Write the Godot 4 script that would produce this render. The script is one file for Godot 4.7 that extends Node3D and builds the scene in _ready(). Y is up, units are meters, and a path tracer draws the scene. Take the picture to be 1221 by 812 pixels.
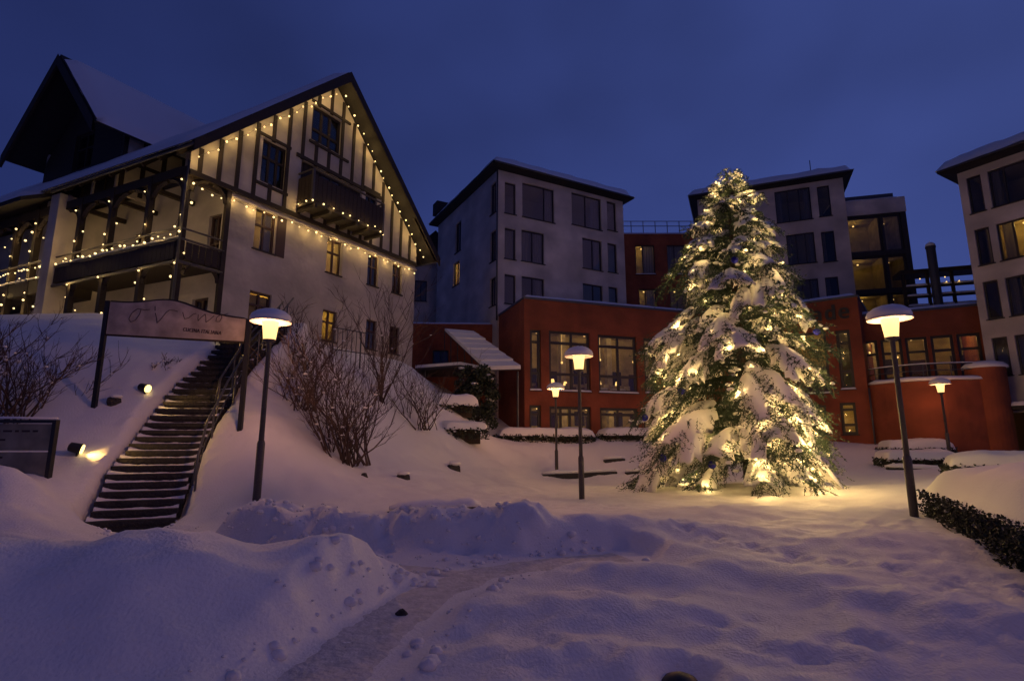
extends Node3D
# A snow covered hotel courtyard at dusk: y up, metres, the camera looks along -z. "d" below is the distance along -z.

const TERRAIN := [0,2,0.0087,-3,2,-0.0122,4,2,0.0040,8,3,-0.0056,-7,3,-0.0334,0,6,-0.0064,3,6,-0.0029,6,7,0.0016,-4,6,-0.0114,0,10,0.0325,3,10,0.0006,7.5,11,-0.0086,10,11,0.0017,1.9,15.2,-0.0136,5,15,-0.0144,9,17,0.0410,2,20,-0.0611,6,20,-0.0649,12,20,-0.0021,2,25,0.2335,7,25.5,0.1014,12,25,0.0352,1,29,-0.2145,5,30.3,-0.1398,10,32,-0.0483,15,31.3,-0.0866,18.8,28.5,-0.0511,17,24,0.0758,22,25,0.0144,24,27,0.0225,14,16,-0.0454,20,18,-0.0444,12,9,-0.0049,20,8,-0.0122,-11,19.5,0.1280,-8,24.5,0.0088,-5.4,29,-0.3892,-3.5,26,-0.0146,-2.2,25,-0.4050,-1.2,24,0.3203,-0.5,22,0.0790,0.3,19,-0.0522,-2,19.7,0.3241,-3,16,0.0662,-4.57,15,0.4942,-5.4,17,0.1213,-6.5,20,-0.0638,-5,22,-0.1102,-7.5,21,-0.0113,-6.2,13.4,-0.9666,-5,11.2,0.0580,-6.1,11.8,-0.0601,-3,12,0.0687,-1.5,11.2,-0.1419,-7.1,17.5,-0.4298,-7.05,10.6,0.5752,-7.6,12,0.2598,-7.95,13.3,0.7988,-8.15,15,0.1943,-8,16.4,-0.0674,-8.1,17.8,-0.2984,-8.5,10.4,-0.5217,-9.5,10,0.1039,-9.8,13,0.4351,-8.9,13.2,-0.8567,-9.2,11,0.1653,-12,12,0.1833,-11,14.2,-0.2140,-12.5,16,-0.1900,-10.2,16.3,0.1110,-16,17,-0.0628,-20,20,-0.0334,-14,13,-0.0576,-15,10,0.0785,-12,8,-0.0895,-9,7,-0.0030,-16,5,0.0433,-25,12,0.0880,-30,25,-0.0536,-20,35,0.0474,-10,35,-0.0274,-4.5,34,-0.2433,-1.5,30,0.4127,-2,28.5,0.2748,0,40,0.2207,10,45,0.0064,25,40,0.0128,30,30,0.0128,40,20,-0.0128,40,0,0.0015,0,-10,-0.0123,-20,-5,0.0107,20,-5,0.0002,60,60,0.0032,-60,60,0.0070,-60,0,-0.0070,60,-40,-0.0221,-60,-40,0.0133]
const TERRAIN_PLANE := [1.66580,-0.015519,0.038376]
const STAIR := [Vector3(-7.05, 0.0, 10.7), Vector3(-7.6, 0.92, 12.0), Vector3(-7.95, 1.78, 13.3), Vector3(-8.15, 3.2, 15.0), Vector3(-8.0, 4.4, 16.4), Vector3(-8.1, 5.4, 17.8)]
const WARM := Color(1.0, 0.82, 0.50)
const LAMP_WARM := Color(1.0, 0.70, 0.48)

var M := {}
var names := {}
var rng := RandomNumberGenerator.new()
var nz := FastNoiseLite.new()
var bulb_mesh: SphereMesh
var dimples := []

# ---------------------------------------------------------------- mesh collecting
class MB:
	var v := PackedVector3Array()
	func tri(a, b, c): v.append(a); v.append(b); v.append(c)
	func quad(a, b, c, d): tri(a, b, c); tri(a, c, d)          # clockwise seen from outside
	func box(c: Vector3, s: Vector3, t := Transform3D.IDENTITY):
		var h := s / 2.0
		var p := []
		for i in 8: p.append(t * (c + Vector3(h.x if i & 1 else -h.x, h.y if i & 2 else -h.y, h.z if i & 4 else -h.z)))
		quad(p[4], p[6], p[7], p[5]); quad(p[1], p[3], p[2], p[0]); quad(p[2], p[3], p[7], p[6])
		quad(p[4], p[5], p[1], p[0]); quad(p[5], p[7], p[3], p[1]); quad(p[0], p[2], p[6], p[4])
	func span(a: Vector3, b: Vector3, t := Transform3D.IDENTITY):   # box between two corners
		box((a + b) / 2.0, (b - a).abs(), t)
	func ring_strip(rings: Array, closed_ends := true):            # rings of equal size, joined
		for i in rings.size() - 1:
			var r0: PackedVector3Array = rings[i]
			var r1: PackedVector3Array = rings[i + 1]
			var n := r0.size()
			for k in n:
				var j := (k + 1) % n
				quad(r0[k], r1[k], r1[j], r0[j])
		if closed_ends:
			for e in [0, rings.size() - 1]:
				var r: PackedVector3Array = rings[e]
				var m := Vector3.ZERO
				for q in r: m += q
				m /= r.size()
				for k in r.size():
					var j := (k + 1) % r.size()
					if e == 0: tri(m, r[k], r[j])
					else: tri(m, r[j], r[k])
	func tube(pts: Array, radii, n := 6):
		var rings := []
		for i in pts.size():
			var dir: Vector3 = (pts[mini(i + 1, pts.size() - 1)] - pts[maxi(i - 1, 0)]).normalized()
			var u := dir.cross(Vector3.UP if absf(dir.y) < 0.9 else Vector3.RIGHT).normalized()
			var w := dir.cross(u)
			var r: float = radii[i] if radii is Array else radii
			var ring := PackedVector3Array()
			for k in n:
				var a := TAU * k / n
				ring.append(pts[i] + (u * cos(a) + w * sin(a)) * r)
			rings.append(ring)
		ring_strip(rings)
	func lathe(profile: Array, n := 20, at := Vector3.ZERO):         # profile of (radius, y), bottom to top
		var rings := []
		for q in profile:
			var ring := PackedVector3Array()
			for k in n:
				var a := TAU * k / n
				ring.append(at + Vector3(cos(a) * q.x, q.y, sin(a) * q.x))
			rings.append(ring)
		ring_strip(rings)
	func bar(a: Vector3, b: Vector3, w: float, h: float, up := Vector3.UP):   # square bar from a to b
		var z := (b - a).normalized()
		var x := up.cross(z).normalized()
		var y := z.cross(x)
		box(Vector3.ZERO, Vector3(w, h, a.distance_to(b)), Transform3D(Basis(x, y, z), (a + b) / 2.0))
	func mesh(smooth := false) -> ArrayMesh:
		var st := SurfaceTool.new()
		st.begin(Mesh.PRIMITIVE_TRIANGLES)
		st.set_smooth_group(0 if smooth else 0xFFFFFFFF)
		for p in v: st.add_vertex(p)
		st.generate_normals()
		st.index()
		return st.commit()

func numbered(called: String) -> String:
	var n: int = names.get(called, 0)
	names[called] = n + 1
	return called if n == 0 else "%s_%03d" % [called, n]

func put(parent: Node, called: String, mesh: Mesh, mat: Material, t := Transform3D.IDENTITY) -> MeshInstance3D:
	var o := MeshInstance3D.new()
	o.name = called
	o.mesh = mesh
	o.material_override = mat
	o.transform = t
	parent.add_child(o, true)
	return o

func part(parent: Node, called: String, mb: MB, mat: Material, smooth := false) -> MeshInstance3D:
	return put(parent, called, mb.mesh(smooth), mat)

func thing(called: String, label: String, category: String, at := Vector3.ZERO, turn := 0.0, group := "") -> Node3D:
	var o := Node3D.new()
	o.name = numbered(called)
	add_child(o, true)
	o.position = at
	o.rotation.y = deg_to_rad(turn)
	o.set_meta("label", label)
	o.set_meta("category", category)
	if group != "": o.set_meta("group", group)
	return o

func structure(called: String, mesh: Mesh, mat: Material) -> MeshInstance3D:
	var o := put(self, called, mesh, mat)
	o.set_meta("kind", "structure")
	return o

# ---------------------------------------------------------------- materials
func lin(r: float, g: float, b: float) -> Color: return Color(r, g, b).linear_to_srgb()

func noise_tex(freq: float, lo: float, hi: float, seed_: int, normal := false, bump := 4.0, size := 256) -> NoiseTexture2D:
	var n := FastNoiseLite.new()
	n.noise_type = FastNoiseLite.TYPE_SIMPLEX_SMOOTH
	n.seed = seed_
	n.frequency = freq
	n.fractal_octaves = 5
	var t := NoiseTexture2D.new()
	t.width = size; t.height = size
	t.seamless = true
	t.noise = n
	if normal:
		t.as_normal_map = true
		t.bump_strength = bump
	else:
		var g := Gradient.new()
		g.set_color(0, Color(lo, lo, lo)); g.set_color(1, Color(hi, hi, hi))
		t.color_ramp = g
	return t

func mat(c: Color, rough := 0.8, tex: Texture2D = null, scale := 0.5, nrm: Texture2D = null, nscale := 0.5) -> StandardMaterial3D:
	var m := StandardMaterial3D.new()
	m.albedo_color = c
	m.roughness = rough
	if tex or nrm:
		m.uv1_triplanar = true
		m.uv1_world_triplanar = true
		m.uv1_scale = Vector3.ONE * scale
	if tex: m.albedo_texture = tex
	if nrm:
		m.normal_enabled = true
		m.normal_texture = nrm
		m.normal_scale = nscale
	return m

func glow(c: Color, e: float) -> StandardMaterial3D:
	var m := mat(Color(0.9, 0.85, 0.75), 0.4)
	m.emission_enabled = true
	m.emission = c
	m.emission_energy_multiplier = e
	return m

func make_materials():
	var wear := noise_tex(0.012, 0.70, 1.0, 3)
	var fine := noise_tex(0.05, 0.72, 1.0, 4)
	var rough_n := noise_tex(0.06, 0, 1, 5, true, 6.0)
	var snow_n := noise_tex(0.035, 0, 1, 6, true, 5.0, 512)
	M.snow = mat(lin(0.84, 0.82, 0.81), 0.6, null, 1.3, snow_n, 0.85)
	M.packed = mat(lin(0.78, 0.735, 0.715), 0.7, noise_tex(0.03, 0.84, 1.0, 8), 0.7, snow_n, 0.8)
	M.plaster = mat(lin(0.80, 0.70, 0.61), 0.9, wear, 0.12, rough_n, 0.15)
	M.house_plaster = mat(lin(0.72, 0.64, 0.54), 0.9, wear, 0.13, rough_n, 0.2)
	M.red = mat(lin(0.33, 0.082, 0.034), 0.85, wear, 0.15, rough_n, 0.15)
	M.timber = mat(lin(0.035, 0.022, 0.016), 0.75, fine, 0.8)
	M.board = mat(lin(0.05, 0.032, 0.022), 0.75, fine, 1.1)
	M.brown_frame = mat(lin(0.07, 0.035, 0.025), 0.55)
	M.frame = mat(lin(0.035, 0.028, 0.028), 0.5)
	M.roof = mat(lin(0.03, 0.026, 0.026), 0.85, fine, 0.5)
	M.soffit = mat(lin(0.06, 0.05, 0.045), 0.8, fine, 0.5)
	M.stone = mat(lin(0.16, 0.14, 0.125), 0.9, fine, 0.6, rough_n, 0.5)
	M.dark_stone = mat(lin(0.055, 0.05, 0.048), 0.9, fine, 0.8, rough_n, 0.6)
	M.steel = mat(lin(0.10, 0.10, 0.105), 0.45); M.steel.metallic = 0.6
	M.post = mat(lin(0.10, 0.085, 0.08), 0.5, fine, 2.0)
	M.black = mat(lin(0.018, 0.018, 0.02), 0.5)
	M.sign = mat(lin(0.62, 0.52, 0.44), 0.7, wear, 0.5)
	M.info = mat(lin(0.34, 0.30, 0.22), 0.5, wear, 0.6)
	M.ink = mat(lin(0.04, 0.025, 0.022), 0.7)
	M.curtain = mat(lin(0.17, 0.15, 0.145), 0.95)
	M.curtain.backlight_enabled = true
	M.curtain.backlight = lin(0.14, 0.12, 0.09)
	M.room = mat(lin(0.56, 0.44, 0.22), 0.9, wear, 0.3)
	M.dark_room = mat(lin(0.38, 0.34, 0.30), 0.9)
	M.cloth = mat(lin(0.75, 0.72, 0.66), 0.9)
	M.wood = mat(lin(0.16, 0.085, 0.04), 0.6, fine, 1.0)
	M.bark = mat(lin(0.055, 0.036, 0.026), 0.95, fine, 2.0)
	M.twig = mat(lin(0.085, 0.05, 0.038), 0.9)
	M.needle = mat(lin(0.028, 0.05, 0.026), 0.7)
	M.leaf = mat(lin(0.022, 0.034, 0.018), 0.6)
	M.hedge_leaf = mat(lin(0.03, 0.04, 0.022), 0.65)
	M.glass = mat(Color(0.12, 0.13, 0.15, 0.12), 0.03)
	M.glass.transparency = BaseMaterial3D.TRANSPARENCY_ALPHA
	M.bauble = mat(lin(0.03, 0.03, 0.40), 0.2); M.bauble.metallic = 0.5
	M.bulb = glow(Color(1.0, 0.86, 0.58), 2.4)
	M.lamp_glass = glow(Color(1.0, 0.82, 0.50), 1.7)
	M.small_lamp = glow(Color(1.0, 0.80, 0.45), 2.0)
	M.spot_glass = glow(Color(1.0, 0.86, 0.50), 3.0)
	M.enamel = mat(lin(0.70, 0.68, 0.62), 0.4)
	bulb_mesh = SphereMesh.new()
	bulb_mesh.radius = 0.037; bulb_mesh.height = 0.074; bulb_mesh.radial_segments = 8; bulb_mesh.rings = 4

# ---------------------------------------------------------------- ground
func seg_dist(p: Vector2, pts: Array) -> float:
	var best := 1e9
	for i in pts.size() - 1:
		var q := Geometry2D.get_closest_point_to_segment(p, pts[i], pts[i + 1])
		best = minf(best, p.distance_to(q))
	return best

const PATH := [Vector2(-1.45, 1.5), Vector2(-1.3, 3.4), Vector2(-1.12, 4.8), Vector2(-0.85, 6.0), Vector2(-0.4, 6.9), Vector2(0.5, 7.5), Vector2(1.5, 7.9)]
const PATH_B := [Vector2(-0.5, 6.8), Vector2(-1.6, 7.25), Vector2(-3.2, 7.75), Vector2(-5.0, 8.8), Vector2(-6.6, 10.1), Vector2(-7.05, 10.9)]
const MOUND := [Vector2(-7.5, 3.0), Vector2(-4.0, 3.9), Vector2(-2.4, 4.9), Vector2(-1.75, 5.5)]
const BANK := [Vector2(-4.2, 9.2), Vector2(-3.2, 8.75), Vector2(-2.0, 8.55), Vector2(-0.9, 8.45), Vector2(0.1, 8.5)]
const RIDGE := [Vector2(2.0, 8.2), Vector2(2.6, 7.0), Vector2(3.4, 5.6), Vector2(4.6, 4.4)]

func stair_at(p: Vector2) -> Vector2:            # (distance from the middle line, height of the stairs there)
	var best := Vector2(1e9, 0)
	for i in STAIR.size() - 1:
		var a := Vector2(STAIR[i].x, STAIR[i].z)
		var b := Vector2(STAIR[i + 1].x, STAIR[i + 1].z)
		var q := Geometry2D.get_closest_point_to_segment(p, a, b)
		var e := p.distance_to(q)
		if e < best.x: best = Vector2(e, lerpf(STAIR[i].y, STAIR[i + 1].y, a.distance_to(q) / a.distance_to(b)))
	return best

func base_height(x: float, d: float) -> float:
	var y: float = TERRAIN_PLANE[0] + TERRAIN_PLANE[1] * x + TERRAIN_PLANE[2] * d
	var n := TERRAIN.size() / 3
	for i in n:
		var ex: float = x - TERRAIN[i * 3]
		var ed: float = d - TERRAIN[i * 3 + 1]
		y += TERRAIN[i * 3 + 2] * sqrt(ex * ex + ed * ed + 0.6)
	return clampf(y, -0.3, 6.2)

func bump(x: float, d: float, cx: float, cd: float, rx: float, rd: float, amp: float) -> float:
	var e := pow((x - cx) / rx, 2) + pow((d - cd) / rd, 2)
	return amp * exp(-e) if e < 6 else 0.0

func height(x: float, d: float) -> float:
	var y := base_height(x, d)
	var p := Vector2(x, d)
	if d < 34 and absf(x) < 30:
		# drifts
		y += 0.075 * nz.get_noise_2d(x * 60, d * 60) + 0.03 * nz.get_noise_2d(x * 190 + 70, d * 190) + 0.012 * nz.get_noise_2d(x * 520, d * 520 + 30)
		if d < 14 and d > 0 and x > -13 and x < 12:
			var e := seg_dist(p, MOUND)
			y += 0.66 * exp(-pow(e / 0.95, 2)) * (1.0 + 0.25 * nz.get_noise_2d(x * 70 + 9, d * 70))
			e = seg_dist(p, BANK)
			var chunk := nz.get_noise_2d(x * 260, d * 260 + 40)
			y += 0.44 * exp(-pow(e / 0.45, 4)) * (1.0 + 0.22 * chunk + 0.3 * nz.get_noise_2d(x * 60, d * 60))
			e = seg_dist(p, RIDGE)
			y += 0.17 * exp(-pow(e / 0.55, 2))
			y += bump(x, d, 0.75, 8.7, 0.75, 0.5, 0.34) + bump(x, d, 1.7, 9.0, 0.9, 0.5, 0.3) + bump(x, d, 1.3, 6.5, 0.9, 0.45, 0.2) + bump(x, d, 0.6, 5.2, 1.1, 0.4, 0.14)
			y += bump(x, d, 0.2, 4.1, 1.0, 0.35, 0.1) + bump(x, d, 3.2, 9.3, 1.3, 0.5, 0.22) + bump(x, d, 5.2, 8.4, 1.4, 0.7, 0.16) + bump(x, d, 4.3, 12.0, 2.4, 0.7, 0.16)
			y += bump(x, d, -8.4, 9.5, 0.75, 0.5, 0.5) + bump(x, d, -9.9, 9.1, 0.9, 0.5, 0.35) + bump(x, d, -7.4, 8.7, 0.9, 0.5, 0.25) + bump(x, d, -6.0, 7.0, 1.6, 0.7, 0.3)
			# trampled, lumpy patches
			var rg := smoothstep(0.0, 0.5, nz.get_noise_2d(x * 22 + 300, d * 22))
			y += rg * 0.06 * nz.get_noise_2d(x * 330, d * 330)
			for q in dimples:
				var ex: float = x - q.x
				var ed: float = d - q.y
				var e2: float = (ex * ex + ed * ed) / (q.z * q.z)
				if e2 < 4.0: y += q.w * (-exp(-e2 * 1.6) + 0.35 * exp(-pow(sqrt(e2) - 1.25, 2) * 6.0))
			# the cleared path with its cut banks
			e = minf(seg_dist(p, PATH) - 0.07, seg_dist(p, PATH_B) + 0.06)
			var k := smoothstep(0.30, 0.62 + 0.12 * chunk, e)
			var floor_y := base_height(x, d) - 0.03 + 0.012 * chunk + 0.01 * nz.get_noise_2d(x * 500, d * 500)
			y = lerpf(floor_y, y, k)
	y += bump(x, d, 7.1, 17.5, 2.6, 2.2, 0.22)
	if x < -5 and x > -10.5 and d > 9.5 and d < 19:
		var s := stair_at(p)
		if s.x < 1.3:
			y = lerpf(s.y - 0.32, maxf(y, s.y - 0.02), smoothstep(0.74, 0.92, s.x))
	return y

func ground_at(x: float, d: float) -> Vector3: return Vector3(x, height(x, d), -d)

func make_ground():
	for i in 60:
		dimples.append(Vector4(rng.randf_range(0.2, 7.5), rng.randf_range(3.0, 10.5), rng.randf_range(0.12, 0.24), rng.randf_range(0.015, 0.05)))
	for i in 26:                                    # a line of footprints across the square
		var t := i / 25.0
		dimples.append(Vector4(lerpf(2.4, 6.8, t) + (0.13 if i % 2 else -0.13), lerpf(9.4, 3.6, t), 0.15, 0.07))
	for i in 34:
		dimples.append(Vector4(rng.randf_range(-4.2, 0.3), rng.randf_range(7.9, 8.9), rng.randf_range(0.1, 0.18), rng.randf_range(0.04, 0.13)))
	dimples.append(Vector4(1.1, 3.95, 0.26, 0.14))
	var xs := PackedFloat32Array()
	var ds := PackedFloat32Array()
	for q in [-300, -200, -130, -90, -65, -50, -40, -33, -28, -24, -21]: xs.append(q)
	var x := -19.0
	while x < 15.0:
		xs.append(x)
		x += 0.10 if x > -10 and x < 9 else 0.3
	for q in [15.5, 17, 19, 21, 23, 26, 30, 36, 44, 56, 75, 100, 140, 200, 300]: xs.append(q)
	for q in [-150, -80, -40, -22, -12, -6, -3, -1, 0.5, 1.3]: ds.append(q)
	var d := 2.0
	while d < 33.0:
		ds.append(d)
		d += 0.08 if d < 11 else (0.14 if d < 20 else 0.3)
	for q in [34, 36, 39, 43, 48, 56, 70, 100, 150, 220, 300]: ds.append(q)
	var nx := xs.size()
	var nd := ds.size()
	var v := PackedVector3Array()
	v.resize(nx * nd)
	for j in nd:
		for i in nx: v[j * nx + i] = Vector3(xs[i], height(xs[i], ds[j]), -ds[j])
	var idx := PackedInt32Array()
	var nrm := PackedVector3Array()
	nrm.resize(nx * nd)
	for j in nd:
		for i in nx:
			var a := v[j * nx + mini(i + 1, nx - 1)] - v[j * nx + maxi(i - 1, 0)]
			var b := v[mini(j + 1, nd - 1) * nx + i] - v[maxi(j - 1, 0) * nx + i]
			nrm[j * nx + i] = a.cross(b).normalized()
			if i < nx - 1 and j < nd - 1:
				var q := j * nx + i
				idx.append_array(PackedInt32Array([q, q + nx, q + nx + 1, q, q + nx + 1, q + 1]))
	var arr := []
	arr.resize(Mesh.ARRAY_MAX)
	arr[Mesh.ARRAY_VERTEX] = v
	arr[Mesh.ARRAY_NORMAL] = nrm
	arr[Mesh.ARRAY_INDEX] = idx
	var m := ArrayMesh.new()
	m.add_surface_from_arrays(Mesh.PRIMITIVE_TRIANGLES, arr)
	structure("ground", m, M.snow)
	# the trodden floor of the path, 4 mm above the cleared ground
	var mb := MB.new()
	for line in [PATH, PATH_B]:
		var c := Curve2D.new()
		for q in line: c.add_point(q)
		var n := 90
		var prev := []
		for i in n + 1:
			var o := c.get_baked_length() * i / n
			var p := c.sample_baked(o)
			var t := (c.sample_baked(minf(o + 0.1, c.get_baked_length())) - c.sample_baked(maxf(o - 0.1, 0))).normalized()
			var row := []
			for k in 7:
				var q := p + Vector2(-t.y, t.x) * (k / 3.0 - 1.0) * ((0.36 if line == PATH else 0.235) + 0.1 * nz.get_noise_2d(o * 200, k * 90))
				row.append(Vector3(q.x, height(q.x, q.y) + (0.006 if line == PATH else 0.004) - (0.03 if k == 0 or k == 6 else 0.0), -q.y))
			if prev:
				for k in 6: mb.quad(prev[k], prev[k + 1], row[k + 1], row[k])
			prev = row
	structure("path", mb.mesh(true), M.packed)
	# crumbs and clods of snow thrown up along the path and on the shovelled bank
	var cr := MB.new()
	for line in [PATH, PATH_B, BANK]:
		var c := Curve2D.new()
		for q in line: c.add_point(q)
		for i in 260:
			var o := c.get_baked_length() * rng.randf()
			var p := c.sample_baked(o)
			var t := (c.sample_baked(minf(o + 0.1, c.get_baked_length())) - c.sample_baked(maxf(o - 0.1, 0))).normalized()
			var off := (-1.0 if rng.randf() < 0.7 else 1.0) * (0.42 + 0.3 * pow(rng.randf(), 2.0)) if line != BANK else rng.randf_range(-0.55, 0.5)
			var q := p + Vector2(-t.y, t.x) * -off
			if q.y < 2.2: continue
			var sz := 0.012 + 0.05 * pow(rng.randf(), 4.0)
			blob(cr, Vector3(q.x, height(q.x, q.y) + sz * 0.25, -q.y), Vector3(sz * 1.2, sz * 0.8, sz), i * 3.1, 7, 4)
	var clods := put(self, "snow_clods", cr.mesh(true), M.snow)
	clods.set_meta("kind", "stuff"); clods.set_meta("label", "loose crumbs and clods of snow along the trodden path"); clods.set_meta("category", "snow")

# ---------------------------------------------------------------- snow shapes
func snow_slab(w: float, dep: float, thick: float, seed_ := 0, cell := 0.35) -> ArrayMesh:   # lies from (0, 0, 0) to (w, 0, -dep), rounded edges, an uneven top
	var mb := MB.new()
	var nx := clampi(int(w / cell), 4, 60)
	var nd := clampi(int(dep / cell), 4, 40)
	var g := []
	for j in nd + 1:
		var row := []
		for i in nx + 1:
			var fx := i / float(nx)
			var fd := j / float(nd)
			# bring the first lines close to the edge, for a round shoulder
			var x := w * fx
			var z := dep * fd
			var e := minf(minf(x, w - x), minf(z, dep - z))
			var y := thick * pow(clampf(e / (thick * 1.4), 0, 1), 0.45) * (1.0 + 0.22 * nz.get_noise_2d(x * 60 + seed_ * 91, z * 60 + seed_ * 17)) + 0.05 * thick
			if e < 0.001: y = -0.02
			var wob := 0.10 * thick * nz.get_noise_2d(x * 140 + z * 140, seed_ * 50)
			row.append(Vector3(x + (wob if i == 0 or i == nx else 0.0), y, -z + (wob if j == 0 or j == nd else 0.0)))
		g.append(row)
	for j in nd:
		for i in nx: mb.quad(g[j][i], g[j + 1][i], g[j + 1][i + 1], g[j][i + 1])
	mb.quad(g[0][0], g[0][nx], g[nd][nx], g[nd][0])
	return mb.mesh(true)

func snow_on_line(pts: Array, r: float, seed_ := 0) -> ArrayMesh:       # a soft roll of snow lying along a line
	var mb := MB.new()
	var rings := []
	var n := 9
	for i in pts.size():
		var dir: Vector3 = (pts[mini(i + 1, pts.size() - 1)] - pts[maxi(i - 1, 0)]).normalized()
		var u := dir.cross(Vector3.UP).normalized()
		var ring := PackedVector3Array()
		var q := r * (1.0 + 0.35 * nz.get_noise_2d(i * 90, seed_ * 40)) * (0.5 if i == 0 or i == pts.size() - 1 else 1.0)
		for k in n:
			var a := TAU * k / n
			ring.append(pts[i] + u * cos(a) * q - Vector3.UP * sin(a) * q * (0.85 if sin(a) < 0 else 0.15))
		rings.append(ring)
	mb.ring_strip(rings)
	return mb.mesh(true)

func blob(mb: MB, c: Vector3, r: Vector3, seed_: float, n := 7, m := 5):
	var rings := []
	for j in m + 1:
		var ph := PI * (j / float(m) - 0.5) * 0.98
		var ring := PackedVector3Array()
		for k in n:
			var a := TAU * k / n
			var dirv := Vector3(cos(ph) * cos(a), sin(ph), cos(ph) * sin(a))
			var q := 1.0 + 0.3 * nz.get_noise_3d(dirv.x * 90 + seed_ * 31, dirv.y * 90 + seed_ * 17, dirv.z * 90)
			ring.append(c + dirv * r * q)
		rings.append(ring)
	mb.ring_strip(rings)

# ---------------------------------------------------------------- walls and windows
func side(ox: float, oz: float, turn: float) -> Transform3D: return Transform3D(Basis(Vector3.UP, deg_to_rad(turn)), Vector3(ox, 0, oz))

# a wall in the plane z = 0 from x = 0 to w, seen from +z, with real openings [x0, y0, x1, y1]; top(x) gives its upper edge
func wall(parent: Node3D, t: Transform3D, w: float, y0: float, top: Callable, holes: Array, m: Material, called := "wall", thick := 0.3, cuts := []) -> MeshInstance3D:
	var mb := MB.new()
	var xs := [0.0, w]
	for h in holes: xs.append_array([h[0], h[2]])
	xs.append_array(cuts)
	xs.sort()
	var B := Vector3(0, 0, -thick)
	for i in xs.size() - 1:
		var a: float = xs[i]
		var b: float = xs[i + 1]
		if b - a < 0.001: continue
		var col := []
		for h in holes:
			if h[0] < (a + b) / 2 and h[2] > (a + b) / 2: col.append([h[1], h[3]])
		col.sort_custom(func(p, q): return p[0] < q[0])
		var lo := y0
		for k in col.size() + 1:
			var ya: float = col[k][0] if k < col.size() else top.call(a)
			var yb: float = col[k][0] if k < col.size() else top.call(b)
			var p := [Vector3(a, lo, 0), Vector3(a, ya, 0), Vector3(b, yb, 0), Vector3(b, lo, 0)]
			mb.quad(p[0], p[1], p[2], p[3])
			mb.quad(p[3] + B, p[2] + B, p[1] + B, p[0] + B)
			if k < col.size(): lo = col[k][1]
			if k == col.size(): mb.quad(p[1], p[1] + B, p[2] + B, p[2])
	for h in holes:
		var p := [Vector3(h[0], h[1], 0), Vector3(h[0], h[3], 0), Vector3(h[2], h[3], 0), Vector3(h[2], h[1], 0)]
		for k in 4:
			var j := (k + 1) % 4
			mb.quad(p[j], p[j] + B, p[k] + B, p[k])
	for v in mb.v.size(): mb.v[v] = t * mb.v[v]
	return part(parent, called, mb, m)

# opts: v = upright bars (shares of the width), h = cross bars (shares of the height), lit = energy, curtain = [[from, to]], sill = snow on the sill
func window(parent: Node3D, t: Transform3D, r: Array, opts := {}) -> Node3D:
	var w: float = r[2] - r[0]
	var h: float = r[3] - r[1]
	var o := Node3D.new()
	o.name = "window"
	o.transform = t * Transform3D(Basis.IDENTITY, Vector3(r[0], r[1], 0))
	parent.add_child(o, true)
	var fw: float = opts.get("fw", 0.07)
	var fm: Material = opts.get("frame", M.frame)
	var f := MB.new()
	var za := -0.20
	var zb := -0.11
	f.span(Vector3(0, 0, za), Vector3(w, fw, zb)); f.span(Vector3(0, h - fw, za), Vector3(w, h, zb))
	f.span(Vector3(0, fw, za), Vector3(fw, h - fw, zb)); f.span(Vector3(w - fw, fw, za), Vector3(w, h - fw, zb))
	var vs := [0.0]; vs.append_array(opts.get("v", [])); vs.append(1.0)
	var hs := [0.0]; hs.append_array(opts.get("h", [])); hs.append(1.0)
	for q in opts.get("v", []): f.span(Vector3(w * q - fw * 0.5, fw, za + 0.003), Vector3(w * q + fw * 0.5, h - fw, zb - 0.003))
	for q in opts.get("h", []): f.span(Vector3(fw, h * q - fw * 0.5, za + 0.006), Vector3(w - fw, h * q + fw * 0.5, zb + 0.006))
	part(o, "frame", f, fm)
	for i in vs.size() - 1:
		for j in hs.size() - 1:
			var g := MB.new()
			g.span(Vector3(w * vs[i] + fw * 0.4, h * hs[j] + fw * 0.4, -0.16), Vector3(w * vs[i + 1] - fw * 0.4, h * hs[j + 1] - fw * 0.4, -0.152))
			part(o, "pane", g, M.glass)
	for c in opts.get("curtain", []):
		var cm := MB.new()
		var n := maxi(6, int((c[1] - c[0]) * w / 0.06))
		var pv := Vector3.ZERO
		for i in n + 1:
			var q := Vector3(w * lerpf(c[0], c[1], i / float(n)), 0, -0.33 + 0.03 * sin(i * 1.9 + r[0] * 7))
			if i > 0: cm.quad(pv, pv + Vector3(0, h, 0), q + Vector3(0, h, 0), q)
			pv = q
		part(o, "curtain", cm, M.curtain, true)
	if opts.get("ledge", true):
		var s := MB.new()
		s.span(Vector3(-0.06, -0.05, -0.1), Vector3(w + 0.06, -0.003, 0.08))
		part(o, "sill", s, M.soffit)
	if opts.get("snow", 0.0) > 0:
		put(o, "sill_snow", snow_slab(w + 0.08, 0.17, opts.snow, int(r[0] * 10), 0.05), M.snow, Transform3D(Basis.IDENTITY, Vector3(-0.04, 0.01, 0.075)))
	if opts.has("lit"):
		room(parent, t, [r[0] - 0.5, r[1] - 0.6, r[2] + 0.5, r[3] + 0.35], opts.get("deep", 2.4), opts.lit)
	return o

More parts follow.
